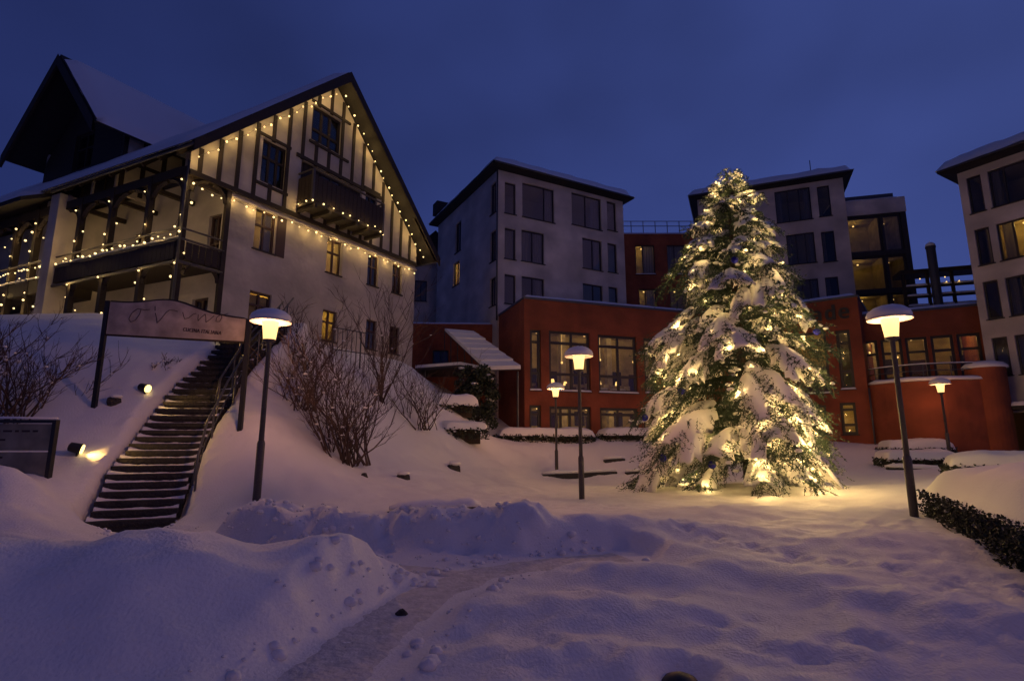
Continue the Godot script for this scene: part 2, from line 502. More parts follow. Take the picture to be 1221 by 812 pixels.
# five faces of a room behind a wall, and the lamp on its ceiling
func room(parent: Node3D, t: Transform3D, r: Array, deep: float, energy: float, spots := 1, wallmat: Material = null):
	var mb := MB.new()
	var z0 := -0.31
	var z1 := -deep
	var p := [Vector3(r[0], r[1], 0), Vector3(r[0], r[3], 0), Vector3(r[2], r[3], 0), Vector3(r[2], r[1], 0)]
	for k in 4:
		var j := (k + 1) % 4
		mb.quad(p[k] + Vector3(0, 0, z0), p[k] + Vector3(0, 0, z1), p[j] + Vector3(0, 0, z1), p[j] + Vector3(0, 0, z0))
	mb.quad(p[0] + Vector3(0, 0, z1), p[1] + Vector3(0, 0, z1), p[2] + Vector3(0, 0, z1), p[3] + Vector3(0, 0, z1))
	for v in mb.v.size(): mb.v[v] = t * mb.v[v]
	part(parent, "room", mb, wallmat if wallmat else M.room)
	if spots > 1:                                  # wainscot, pillars, pictures and a doorway on the far wall
		var wn := MB.new()
		wn.span(Vector3(r[0] + 0.02, r[1], z1 + 0.01), Vector3(r[2] - 0.02, r[1] + 1.1, z1 + 0.06), t)
		part(parent, "wainscot", wn, M.wood)
		var x: float = r[0] + 0.9
		var k := 0
		while x < r[2] - 0.8:
			var pc := MB.new()
			if k % 3 == 0: pc.span(Vector3(x, r[1], z1 + 0.5), Vector3(x + 0.35, r[3], z1 + 0.85), t)
			elif k % 3 == 1: pc.span(Vector3(x, r[1] + 1.3, z1 + 0.01), Vector3(x + 0.7, r[1] + 1.3 + minf(0.9, r[3] - r[1] - 1.6), z1 + 0.05), t)
			else: pc.span(Vector3(x, r[1], z1 + 0.065), Vector3(x + 0.8, r[1] + 2.05, z1 + 0.1), t)
			part(parent, ["pillar", "picture", "inner_door"][k % 3], pc, [M.sign, M.ink, M.brown_frame][k % 3])
			x += 0.75 + 0.5 * (k % 2)
			k += 1
	for i in spots:
		var at := t * Vector3(lerpf(r[0], r[2], (i + 0.5) / spots), r[3] - 0.28, (z0 + z1) * 0.5)
		var b := MB.new()
		blob(b, at, Vector3(0.07, 0.05, 0.07), 1.0)
		part(parent, "ceiling_lamp", b, M.small_lamp, true)
		omni(parent, at, Color(1.0, 0.83, 0.44), energy / spots, 0.06)

func omni(parent: Node3D, at: Vector3, c: Color, e: float, size := 0.05):
	var l := OmniLight3D.new()
	l.name = "light"
	l.position = at
	l.light_color = c
	l.light_energy = e
	l.light_size = size
	l.omni_range = 60.0
	l.omni_attenuation = 2.0
	l.shadow_enabled = true
	parent.add_child(l, true)

# flat or hipped roof plate with wide eaves and a load of snow, over (0..w, -dep..0)
func eaved_roof(parent: Node3D, w: float, dep: float, y: float, over: float, rise: float, seed_: int):
	var mb := MB.new()
	var e := [Vector3(-over, y + 0.12, over), Vector3(w + over, y + 0.12, over), Vector3(w + over, y + 0.12, -dep - over), Vector3(-over, y + 0.12, -dep - over)]
	var s := [Vector3(-0.05, y, 0.05), Vector3(w + 0.05, y, 0.05), Vector3(w + 0.05, y, -dep - 0.05), Vector3(-0.05, y, -dep - 0.05)]
	var up := Vector3(0, 0.14, 0)
	for k in 4:
		var j := (k + 1) % 4
		mb.quad(s[k], e[k], e[j], s[j])
		mb.quad(e[k], e[k] + up, e[j] + up, e[j])
	var c := Vector3(w / 2, y + 0.26 + rise, -dep / 2)
	for k in 4:
		var j := (k + 1) % 4
		mb.tri(e[k] + up, c, e[j] + up)
	part(parent, "roof", mb, M.roof)
	# the snow follows the low hip
	var sb := MB.new()
	var n := 26
	var g := []
	for j in n + 1:
		var row := []
		for i in n + 1:
			var fx := i / float(n)
			var fz := j / float(n)
			var x := lerpf(-over - 0.06, w + over + 0.06, fx)
			var z := lerpf(over + 0.06, -dep - over - 0.06, fz)
			var edge := minf(minf(fx, 1 - fx) * (w + 2 * over), minf(fz, 1 - fz) * (dep + 2 * over))
			var yy := y + 0.27 + rise * clampf(edge / (minf(w, dep) / 2 + over), 0, 1)
			yy += 0.5 * pow(clampf(edge / 0.5, 0, 1), 0.3) * (1.0 + 0.35 * nz.get_noise_2d(x * 40 + seed_ * 77, z * 40)) + 0.05
			if edge < 0.001: yy = y + 0.24 + 0.06 * nz.get_noise_2d(x * 120 + seed_, z * 120)
			row.append(Vector3(x, yy, z))
		g.append(row)
	for j in n:
		for i in n: sb.quad(g[j][i], g[j + 1][i], g[j + 1][i + 1], g[j][i + 1])
	part(parent, "roof_snow", sb, M.snow, true)
	var gt := MB.new()
	gt.tube([e[0] + Vector3(0.05, 0.06, 0.06), e[1] + Vector3(-0.05, 0.06, 0.06)], 0.06, 8)
	part(parent, "gutter", gt, M.steel, true)

func shell(parent: Node3D, w: float, dep: float, y0: float, y1: float, m: Material, front := [], left := [], right := []):
	var top := func(_x): return y1
	wall(parent, side(0, 0, 0), w, y0, top, front, m)
	wall(parent, side(0, -dep, -90), dep, y0, top, left, m)
	wall(parent, side(w, 0, 90), dep, y0, top, right, m)
	wall(parent, side(w, -dep, 180), w, y0, top, [], m)
	var c := MB.new()
	c.span(Vector3(0.31, y1 - 0.32, -dep + 0.31), Vector3(w - 0.31, y1 - 0.12, -0.31))
	part(parent, "ceiling", c, M.dark_room)

func partition(parent: Node3D, w: float, y0: float, y1: float, z: float):     # the dim back of the rooms behind unlit windows
	var c := MB.new()
	c.span(Vector3(0.32, y0, z - 0.1), Vector3(w - 0.32, y1, z))
	part(parent, "partition", c, M.dark_room)

# ---------------------------------------------------------------- strings of lights
func along(pts: Array, step: float) -> Array:
	var out := []
	var rest := 0.0
	for i in pts.size() - 1:
		var a: Vector3 = pts[i]
		var b: Vector3 = pts[i + 1]
		var n := a.distance_to(b)
		while rest < n:
			out.append(a.lerp(b, rest / n))
			rest += step
		rest -= n
	return out

func light_string(label: String, pts: Array, step: float, energy: float, every := 3, group := "warm light strings on the timbered house", sag := 0.04, cable := true) -> Node3D:
	var o := thing("light_string", label, "light string", pts[0], 0.0, group)
	var spots := along(pts, step)
	var line := []
	for i in spots.size():
		var q: Vector3 = spots[i] - pts[0]
		q += Vector3(rng.randf_range(-0.07, 0.07), rng.randf_range(-0.06, 0.04) - sag * (i % 3), rng.randf_range(-0.04, 0.04))
		line.append(q)
		var b := put(o, "bulb", bulb_mesh, M.bulb, Transform3D(Basis.IDENTITY.scaled(Vector3.ONE * rng.randf_range(0.65, 1.3)), q - Vector3(0, 0.03, 0)))
		if i % every == 0: omni(o, b.position, WARM, energy, 0.04)
	if cable and line.size() > 1:
		var mb := MB.new()
		mb.tube(line, 0.008, 3)
		part(o, "cable", mb, M.black)
	return o

# ---------------------------------------------------------------- the timbered house
const HOUSE_AT := Vector3(-10.86, 0, -20.0)
const HOUSE_TURN := 59.33
const RIDGE_X := 4.65
const RIDGE_Y := 18.55
func house_point(x: float, y: float, z: float) -> Vector3:
	return Transform3D(Basis(Vector3.UP, deg_to_rad(HOUSE_TURN)), HOUSE_AT) * splay(Vector3(x, y, z))
# the veranda side is not square to the gable front: the plan opens out towards the back
func splay(p: Vector3) -> Vector3:
	if p.z >= 0: return p
	return p + Vector3(0.105 * p.z * clampf((RIDGE_X - p.x) / RIDGE_X, 0, 1), 0, 0)
func splay_all(o: Node3D, t: Transform3D):
	for c in o.get_children():
		if not c is Node3D: continue
		var ct: Transform3D = t * c.transform
		if c is MeshInstance3D:
			var back := ct.affine_inverse()
			var st := SurfaceTool.new()
			st.create_from(c.mesh, 0)
			var a := st.commit_to_arrays()
			var v: PackedVector3Array = a[Mesh.ARRAY_VERTEX]
			for i in v.size(): v[i] = back * splay(ct * v[i])
			a[Mesh.ARRAY_VERTEX] = v
			var m := ArrayMesh.new()
			m.add_surface_from_arrays(Mesh.PRIMITIVE_TRIANGLES, a)
			c.mesh = m
		splay_all(c, ct)
func house_roof(x: float) -> float: return RIDGE_Y - 1.02 * absf(x - RIDGE_X)

func make_house():
	var o := thing("timbered_house", "cream half timbered house with dark gable, balcony and snowy roof, hung with warm lights", "house", HOUSE_AT, HOUSE_TURN)
	var W := 10.8
	var line := 11.1
	var F := Transform3D.IDENTITY
	var low := [[1.1, 9.09, 2.06, 10.8], [4.73, 9.09, 5.6, 10.72], [7.28, 9.15, 8.02, 10.73], [9.05, 9.15, 9.77, 10.75],
		[1.14, 5.95, 2.11, 7.38], [4.73, 5.95, 5.54, 7.36], [7.37, 5.95, 8.1, 7.42], [9.0, 5.95, 9.75, 7.38]]
	wall(o, F, W, 3.0, func(_x): return line, low, M.house_plaster)
	var up := [[1.1, 11.95, 2.26, 13.85], [3.4, 14.95, 5.1, 16.7], [6.85, 11.9, 7.66, 13.9], [3.0, 11.55, 6.6, 13.75]]
	# gable wall, a little in front of the wall below, reaching out over the veranda
	var gt := Transform3D(Basis.IDENTITY, Vector3(0, 0, 0.06))
	wall(o, Transform3D(Basis.IDENTITY, Vector3(-1.66, 0, 0.06)), W + 1.66, line, func(x): return house_roof(x - 1.66) - 0.2, up.map(func(h): return [h[0] + 1.66, h[1], h[2] + 1.66, h[3]]), M.house_plaster, "gable_wall", 0.3, [RIDGE_X + 1.66])
	for i in low.size():
		var opts := {"v": [0.5], "h": [0.62], "frame": M.brown_frame, "fw": 0.075}
		if i == 0: opts.merge({"lit": 0.5, "curtain": [[0.5, 0.98]]})
		if i == 1: opts.merge({"lit": 0.8})
		if i == 4: opts.merge({"lit": 1.4})
		if i == 5: opts.merge({"lit": 0.7, "curtain": [[0.02, 0.25]]})
		window(o, F, low[i], opts)
	# shutters folded beside two of the upper windows
	for q in [[2.08, 9.05, 2.5, 10.8], [5.62, 9.05, 5.95, 10.7]]:
		var sh := MB.new()
		sh.span(Vector3(q[0], q[1], 0.012), Vector3(q[2], q[3], 0.05))
		part(o, "shutter", sh, M.brown_frame if q[0] < 3 else M.house_plaster)
	window(o, gt, up[0], {"v": [0.34, 0.67], "h": [0.6], "frame": M.timber, "fw": 0.1, "ledge": false})
	window(o, gt, up[1], {"v": [0.36, 0.64], "h": [0.35], "frame": M.timber, "fw": 0.12, "ledge": false})
	window(o, gt, up[2], {"v": [0.5], "frame": M.timber, "fw": 0.1, "ledge": false})
	# boarded back of the balcony, with a door
	for i in 15:
		var bd := MB.new()
		var x0 := 3.0 + i * 0.24
		bd.span(Vector3(x0 + 0.008, 11.55, -0.14), Vector3(x0 + 0.232, 13.75, -0.09 + 0.012 * (i % 3)))
		part(o, "plank", bd, M.board)
	window(o, Transform3D(Basis.IDENTITY, Vector3(0, 0, 0.12)), [4.1, 11.7, 5.3, 13.6], {"v": [0.5], "h": [0.4], "frame": M.timber, "ledge": false})
	# timbers of the gable
	var zf := 0.062
	var x := -1.32
	var k := 0
	while x < W - 0.05:
		var top := house_roof(x) - 0.3
		var runs := [[line + 0.1, top]]
		for h in up:
			if x > h[0] - 0.02 and x < h[2] + 0.02:
				var nr := []
				for r in runs:
					if h[1] > r[0]: nr.append([r[0], minf(h[1], r[1])])
					if h[3] < r[1]: nr.append([maxf(h[3], r[0]), r[1]])
				runs = nr
		for r in runs:
			if r[1] - r[0] < 0.14: continue
			var tb := MB.new()
			tb.span(Vector3(x - 0.08, r[0], zf), Vector3(x + 0.08, r[1], zf + 0.045 + 0.006 * (k % 2)))
			part(o, "timber_post", tb, M.timber)
		x += 0.72
		k += 1
	for r in [[-1.66, W, line, 0.2], [2.7, 7.9, 13.86, 0.16], [0.9, 2.4, 11.82, 0.12], [0.9, 2.4, 13.96, 0.12], [3.3, 5.6, 14.82, 0.12], [3.3, 5.6, 16.82, 0.12], [6.7, 7.8, 14.0, 0.12]]:
		var tb := MB.new()
		tb.span(Vector3(r[0], r[2] - r[3] * 0.5, zf), Vector3(r[1], r[2] + r[3] * 0.5, zf + 0.075))
		part(o, "timber_beam", tb, M.timber)
	# moulding under the gable
	var ml := MB.new()
	ml.span(Vector3(-0.05, line - 0.32, 0.0), Vector3(W + 0.05, line - 0.24, 0.09))
	part(o, "moulding", ml, M.house_plaster)
	# other walls
	wall(o, side(W, 0, 90), 22, 3.0, func(_x): return 11.9, [], M.house_plaster)
	var doors := [[20.9, 8.1, 21.6, 10.2], [16.3, 8.1, 17.1, 10.2], [11.0, 8.1, 11.9, 10.2], [20.4, 5.9, 21.3, 6.9]]
	wall(o, side(0, -22, -90), 22, 3.0, func(_x): return 11.9, doors, M.house_plaster)
	for i in doors.size():
		window(o, side(0, -22, -90), doors[i], {"v": [0.5], "h": [0.45], "frame": M.brown_frame, "ledge": false} if i < 3 else {"v": [0.5], "frame": M.brown_frame, "lit": 1.0})
	wall(o, side(W, -22, 180), W, 3.0, func(x): return house_roof(W - x) - 0.3, [], M.house_plaster, "wall", 0.3, [W - RIDGE_X])
	# main roof: two plates with a board edge and snow
	var za := 1.0
	var zb := -23.0
	for s in [-1, 1]:
		var xe := -2.05 if s < 0 else 11.65
		var ye := house_roof(xe)
		var mb := MB.new()
		var n := Vector3(s * 1.02, 1, 0).normalized()
		var a := Vector3(RIDGE_X, RIDGE_Y, za)
		var b := Vector3(xe, ye, za)
		var dz := Vector3(0, 0, zb - za)
		var th := n * 0.16
		mb.quad(a, b, b + dz, a + dz); mb.quad(a + th, a + dz + th, b + dz + th, b + th)
		mb.quad(a, a + th, b + th, b); mb.quad(b, b + th, b + dz + th, b + dz)
		part(o, "roof", mb, M.roof)
		var bb := MB.new()                                    # barge board
		bb.quad(a + Vector3(0, 0.2, 0.04), b + Vector3(s * 0.05, 0.15, 0.04), b + Vector3(s * 0.05, -0.28, 0.04), a + Vector3(0, -0.34, 0.04))
		bb.quad(a + Vector3(0, 0.2, -0.04), a + Vector3(0, -0.34, -0.04), b + Vector3(s * 0.05, -0.28, -0.04), b + Vector3(s * 0.05, 0.15, -0.04))
		bb.quad(a + Vector3(0, -0.34, 0.04), b + Vector3(s * 0.05, -0.28, 0.04), b + Vector3(s * 0.05, -0.28, -0.04), a + Vector3(0, -0.34, -0.04))
		bb.quad(a + Vector3(0, 0.2, 0.04), a + Vector3(0, 0.2, -0.04), b + Vector3(s * 0.05, 0.15, -0.04), b + Vector3(s * 0.05, 0.15, 0.04))
		part(o, "barge_board", bb, M.timber)
		for i in 13:                                          # rafters that show under the eaves and the gable overhang
			var rz := 0.75 - i * 1.0
			var rf := MB.new()
			rf.bar(Vector3(xe + 0.1 * -s, ye - 0.07 + 0.1, rz), Vector3(xe - s * 1.9, house_roof(xe - s * 1.9) - 0.07, rz), 0.1, 0.13)
			part(o, "rafter", rf, M.timber)
		var sl := a.distance_to(b)
		var sm := snow_slab(24.0, sl + 0.12, 0.2, 3 + s, 0.45)
		var ax := Vector3(0, 0, -1) if s > 0 else Vector3(0, 0, 1)
		var down := (b - a).normalized()
		var st := Transform3D(Basis(ax, n, down), b + th + down * 0.1)
		st.origin.z = za if s > 0 else zb
		put(o, "roof_snow", sm, M.snow, st)
		var gt2 := MB.new()
		gt2.tube([b + Vector3(s * 0.06, 0.0, 0.0), b + dz * 0.37 + Vector3(s * 0.06, 0.0, 0)], 0.055, 6)
		part(o, "gutter", gt2, M.steel, true)
	# ---- veranda along the side
	var px := -1.68
	var deck := MB.new()
	deck.span(Vector3(px, 7.85, -0.05), Vector3(0, 8.02, -7.6))
	part(o, "veranda_floor", deck, M.timber)
	var zs := [-0.12, -2.1, -4.4, -6.5]
	for i in zs.size():
		var pz: float = zs[i]
		var pm := MB.new()
		pm.span(Vector3(px - 0.02, 5.0, pz - 0.1), Vector3(px + 0.18, 11.35, pz + 0.1))
		part(o, "veranda_post", pm, M.timber)
		for e in [-1, 1]:
			if i == 0 and e > 0: continue
			for yy in [[11.0, 0.85], [7.8, 0.6]]:
				var br := MB.new()                          # curved knee brace
				var pts := []
				for q in 7:
					var a := PI / 2 * q / 6.0
					pts.append(Vector3(px + 0.08, yy[0] - yy[1] * (1 - sin(a)) , pz + e * (0.06 + yy[1] * (1 - cos(a)))))
				br.tube(pts, 0.09, 4)
				part(o, "knee_brace", br, M.timber)
		var bp := MB.new()
		bp.bar(Vector3(px + 0.1, 10.9, pz), Vector3(-0.02, 10.9, pz), 0.14, 0.18)
		part(o, "cross_beam", bp, M.timber)
	var fp := MB.new()
	fp.span(Vector3(-0.2, 5.0, -0.05), Vector3(-0.02, 11.2, 0.1))
	part(o, "veranda_post", fp, M.timber)
	for e in [[px + 0.2, 1], [-0.2, -1]]:
		for yy in [[11.0, 0.55], [7.8, 0.5]]:
			var br := MB.new()
			var pts := []
			for q in 7:
				var a := PI / 2 * q / 6.0
				pts.append(Vector3(e[0] + e[1] * (yy[1] * (1 - cos(a))), yy[0] - yy[1] * (1 - sin(a)), 0.0))
			br.tube(pts, 0.09, 4)
			part(o, "knee_brace", br, M.timber)
	var bm := MB.new()
	bm.span(Vector3(px, 11.05, -0.25), Vector3(px + 0.2, 11.4, -7.6))
	part(o, "timber_beam", bm, M.timber)
	bm = MB.new()
	bm.span(Vector3(px, 11.0, -0.1), Vector3(-0.02, 11.2, 0.1))
	part(o, "timber_beam", bm, M.timber)
	# boarded balustrade, rails, lower beam
	for i in 31:
		var z0 := -0.2 - i * 0.24
		var bd := MB.new()
		bd.span(Vector3(px - 0.05, 7.85, z0), Vector3(px - 0.015, 8.5, z0 - 0.222))
		part(o, "plank", bd, M.board)
	for i in 6:
		var bd := MB.new()
		bd.span(Vector3(px + 0.2 + i * 0.24, 7.85, 0.02), Vector3(px + 0.42 + i * 0.24, 8.5, 0.055))
		part(o, "plank", bd, M.board)
	for r in [[8.56, 0.05], [8.95, 0.04], [7.72, 0.06]]:
		var rl := MB.new()
		rl.tube([Vector3(-0.1, r[0], 0.06), Vector3(px - 0.06, r[0], 0.06), Vector3(px - 0.06, r[0], -7.6)], r[1], 6)
		part(o, "rail", rl, M.post)
	put(o, "rail_snow", snow_on_line([Vector3(px - 0.06, 8.62, 0.0), Vector3(px - 0.06, 8.62, -2.4), Vector3(px - 0.06, 8.62, -5), Vector3(px - 0.06, 8.62, -6.5), Vector3(px - 0.06, 8.62, -7.5)], 0.05, 4), M.snow)
	var dp := MB.new()
	dp.tube([Vector3(-1.95, 11.3, 0.55), Vector3(px - 0.08, 10.6, 0.1), Vector3(px - 0.08, 5.2, 0.1)], 0.045, 6)
	part(o, "drain_pipe", dp, M.steel, true)
	# the white pier and the second part of the veranda
	var pr := MB.new()
	pr.span(Vector3(px - 0.25, 4.5, -7.62), Vector3(px + 0.5, 11.7, -8.25))
	part(o, "white_pier", pr, M.house_plaster)
	for pz in [-9.7, -11.3, -13.5]:
		var pm := MB.new()
		pm.span(Vector3(px - 0.02, 5.0, pz - 0.12), Vector3(px + 0.2, 11.35, pz + 0.12))
		part(o, "veranda_post", pm, M.timber)
		for e in [-1, 1]:
			var br := MB.new()
			var pts := []
			for q in 7:
				var a := PI / 2 * q / 6.0
				pts.append(Vector3(px + 0.08, 11.0 - 0.85 * (1 - sin(a)), pz + e * (0.06 + 0.85 * (1 - cos(a)))))
			br.tube(pts, 0.1, 4)
			part(o, "knee_brace", br, M.timber)
	deck = MB.new()
	deck.span(Vector3(px, 7.6, -8.3), Vector3(0, 8.2, -21.0))
	part(o, "veranda_floor", deck, M.timber)
	var rl2 := MB.new()
	rl2.tube([Vector3(px - 0.05, 8.95, -8.3), Vector3(px - 0.05, 8.95, -21)], 0.05, 6)
	part(o, "rail", rl2, M.post)
	put(o, "rail_snow", snow_on_line([Vector3(px - 0.03, 8.26, -8.4), Vector3(px - 0.03, 8.26, -12), Vector3(px - 0.03, 8.26, -17), Vector3(px - 0.03, 8.26, -21)], 0.07, 6), M.snow)
	bm = MB.new()
	bm.span(Vector3(px, 11.05, -8.3), Vector3(px + 0.2, 11.45, -21.0))
	part(o, "timber_beam", bm, M.timber)
	# a lower snowy lean-to roof before the second part
	var lt := MB.new()
	lt.quad(Vector3(-2.9, 11.3, -8.3), Vector3(-0.4, 12.7, -8.3), Vector3(-0.4, 12.7, -22), Vector3(-2.9, 11.3, -22))
	lt.quad(Vector3(-2.9, 11.12, -8.3), Vector3(-2.9, 11.12, -22), Vector3(-0.4, 12.52, -22), Vector3(-0.4, 12.52, -8.3))
	lt.quad(Vector3(-2.9, 11.12, -8.3), Vector3(-0.4, 12.52, -8.3), Vector3(-0.4, 12.7, -8.3), Vector3(-2.9, 11.3, -8.3))
	lt.quad(Vector3(-2.9, 11.12, -22), Vector3(-2.9, 11.12, -8.3), Vector3(-2.9, 11.3, -8.3), Vector3(-2.9, 11.3, -22))
	part(o, "lean_to_roof", lt, M.roof)
	var ltd := Vector3(-2.5, -1.4, 0).normalized()
	put(o, "roof_snow", snow_slab(13.7, 2.9, 0.18, 9, 0.3), M.snow, Transform3D(Basis(Vector3(0, 0, 1), Vector3(-1.4, 2.5, 0).normalized(), ltd), Vector3(-2.95, 11.3, -22)))
	# ---- cross gable
	var gz := -8.0
	var gy := 17.75
	var ge := gy - 3.95
	var xf := -2.55
	var xr := 5.4
	for s in [-1, 1]:
		var a := Vector3(xf, gy, gz)
		var b := Vector3(xf, ge, gz + s * 3.4)
		var dx := Vector3(xr - xf, 0, 0)
		var n := Vector3(0, 3.4, s * 3.95).normalized()
		var th := n * 0.16
		var mb := MB.new()
		mb.quad(a, b, b + dx, a + dx); mb.quad(a + th, a + dx + th, b + dx + th, b + th)
		mb.quad(a, a + th, b + th, b); mb.quad(b, b + th, b + dx + th, b + dx)
		part(o, "cross_gable_roof", mb, M.roof)
		var bb := MB.new()
		var q0 := Vector3(-0.05, 0.15, 0)
		var q1 := Vector3(-0.05, -0.4, 0)
		bb.quad(a + q0, b + q0, b + q1, a + q1); bb.quad(a + q0 + Vector3(0.1, 0, 0), a + q1 + Vector3(0.1, 0, 0), b + q1 + Vector3(0.1, 0, 0), b + q0 + Vector3(0.1, 0, 0))
		bb.quad(a + q1, b + q1, b + q1 + Vector3(0.1, 0, 0), a + q1 + Vector3(0.1, 0, 0))
		part(o, "barge_board", bb, M.timber)
		var down := (b - a).normalized()
		var ax := Vector3(1, 0, 0) if s > 0 else Vector3(-1, 0, 0)
		put(o, "roof_snow", snow_slab(xr - xf, a.distance_to(b) + 0.1, 0.2, 12 + s, 0.4), M.snow, Transform3D(Basis(ax, n, down), b + th + down * 0.08 + (Vector3.ZERO if s > 0 else dx)))
		# side wall with timbers
		var sw := MB.new()
		sw.span(Vector3(-1.2, 11.5, gz + s * 2.75), Vector3(4.5, ge + 0.7, gz + s * 2.9))
		part(o, "cross_gable_wall", sw, M.house_plaster)
		for i in 6:
			var tp := MB.new()
			tp.span(Vector3(-1.2 + i * 0.75, 11.6, gz + s * 2.9), Vector3(-1.04 + i * 0.75, ge + 0.6, gz + s * 2.95))
			part(o, "timber_post", tp, M.timber)
		for yy in [12.9, 14.2]:
			var tp := MB.new()
			tp.span(Vector3(-1.2, yy, gz + s * 2.9), Vector3(3.4, yy + 0.15, gz + s * 2.96))
			part(o, "timber_beam", tp, M.timber)
	wall(o, side(-1.2, gz - 2.9, -90), 5.8, 11.4, func(q): return gy - 0.3 - 1.16 * absf(q - 2.9), [[2.2, 13.2, 3.6, 14.9]], M.board, "cross_gable_wall", 0.2, [2.9])
	window(o, side(-1.2, gz - 2.9, -90), [2.2, 13.2, 3.6, 14.9], {"v": [0.5], "h": [0.6], "frame": M.timber, "ledge": false})
	for i in 8:
		var tp := MB.new()
		tp.span(Vector3(-1.27, 11.5, gz - 2.85 + i * 0.8), Vector3(-1.2, 13.0, gz - 2.73 + i * 0.8))
		part(o, "timber_post", tp, M.house_plaster if i % 2 else M.timber)
	# ---- gable balcony
	var b := MB.new()
	b.span(Vector3(2.85, 11.42, 0.14), Vector3(7.1, 11.55, 1.15))
	part(o, "balcony_floor", b, M.timber)
	for i in 6:
		var cb := MB.new()
		cb.bar(Vector3(3.0 + i * 0.78, 11.33, 0.1), Vector3(3.0 + i * 0.78, 11.33, 1.2), 0.13, 0.16)
		part(o, "bracket", cb, M.timber)
	for i in 17:
		var bd := MB.new()
		bd.span(Vector3(2.87 + i * 0.249, 11.6, 1.08), Vector3(3.1 + i * 0.249, 12.75, 1.115))
		part(o, "balustrade_board", bd, M.board)
	for i in 4:
		for xx in [2.87, 7.06]:
			var bd := MB.new()
			bd.span(Vector3(xx - 0.015, 11.6, 0.14 + i * 0.235), Vector3(xx + 0.015, 12.75, 0.36 + i * 0.235))
			part(o, "balustrade_board", bd, M.board)
	for xx in [2.87, 7.06]:
		var pm := MB.new()
		pm.span(Vector3(xx - 0.05, 11.55, 1.05), Vector3(xx + 0.05, 13.0, 1.15))
		part(o, "balcony_post", pm, M.post)
	var br2 := MB.new()
	br2.tube([Vector3(2.87, 12.98, 0.12), Vector3(2.87, 12.98, 1.1), Vector3(7.06, 12.98, 1.1), Vector3(7.06, 12.98, 0.12)], 0.045, 6)
	part(o, "rail", br2, M.post)
	splay_all(o, Transform3D.IDENTITY)
	# ---- light strings
	var rk := func(xx, dz, dy): return house_point(xx, house_roof(xx) - dy, dz)
	var g := "warm light strings on the timbered house"
	light_string("warm bulbs under the gable slope above the veranda end", [rk.call(-1.6, 0.42, 0.5), rk.call(4.5, 0.42, 0.5)], 0.5, 0.17, 2, g)
	light_string("warm bulbs under the gable slope that faces the hotel", [rk.call(4.85, 0.42, 0.5), rk.call(11.2, 0.42, 0.5)], 0.46, 0.17, 2, g)
	light_string("warm bulbs along the moulding below the gable timbers", [house_point(0.1, line - 0.42, 0.2), house_point(2.8, line - 0.42, 0.2), house_point(7.2, line - 0.42, 0.2), house_point(10.7, line - 0.42, 0.2)], 0.42, 0.13, 2, g)
	light_string("warm bulbs hung under the dark gable balcony", [house_point(2.8, 11.6, 0.3), house_point(2.8, 11.6, 1.22), house_point(7.15, 11.6, 1.22), house_point(7.15, 11.7, 0.3)], 0.5, 0.10, 2, g)
	light_string("warm bulbs along the upper veranda balustrade", [house_point(px - 0.12, 8.8, 0.1), house_point(px - 0.12, 8.75, -7.5)], 0.38, 0.13, 3, g)
	for i in zs.size():
		var lp := []
		for q in 15: lp.append(house_point(px + 0.08 - 0.2 * cos(q * 1.3), 5.9 + q * 0.36, zs[i] + 0.2 * sin(q * 1.3)))
		light_string(["warm bulbs wound round the veranda corner post", "warm bulbs wound round the veranda post beside the corner post", "warm bulbs wound round the middle veranda post", "warm bulbs wound round the veranda post beside the white pier"][i], lp, 0.55, 0.13, 2, g)
	light_string("short row of warm bulbs across the veranda end arch", [house_point(px + 0.2, 10.7, 0.12), house_point(-0.2, 10.6, 0.12)], 0.35, 0.12, 2, g)
	for i in 3:
		var lp := []
		var pz: float = [-8.5, -9.7, -11.3][i]
		for q in 13: lp.append(house_point(px - 0.12 - 0.12 * cos(q * 1.3), 7.0 + q * 0.33, pz + 0.2 * sin(q * 1.3)))
		light_string(["warm bulbs hung down beside the white pier of the veranda", "warm bulbs on the first veranda post beyond the white pier", "warm bulbs on the second veranda post beyond the white pier"][i], lp, 0.5, 0.13, 2, g)
	light_string("warm bulbs along the balustrade beyond the white pier", [house_point(px - 0.12, 8.75, -8.6), house_point(px - 0.12, 8.75, -14)], 0.4, 0.13, 3, g)

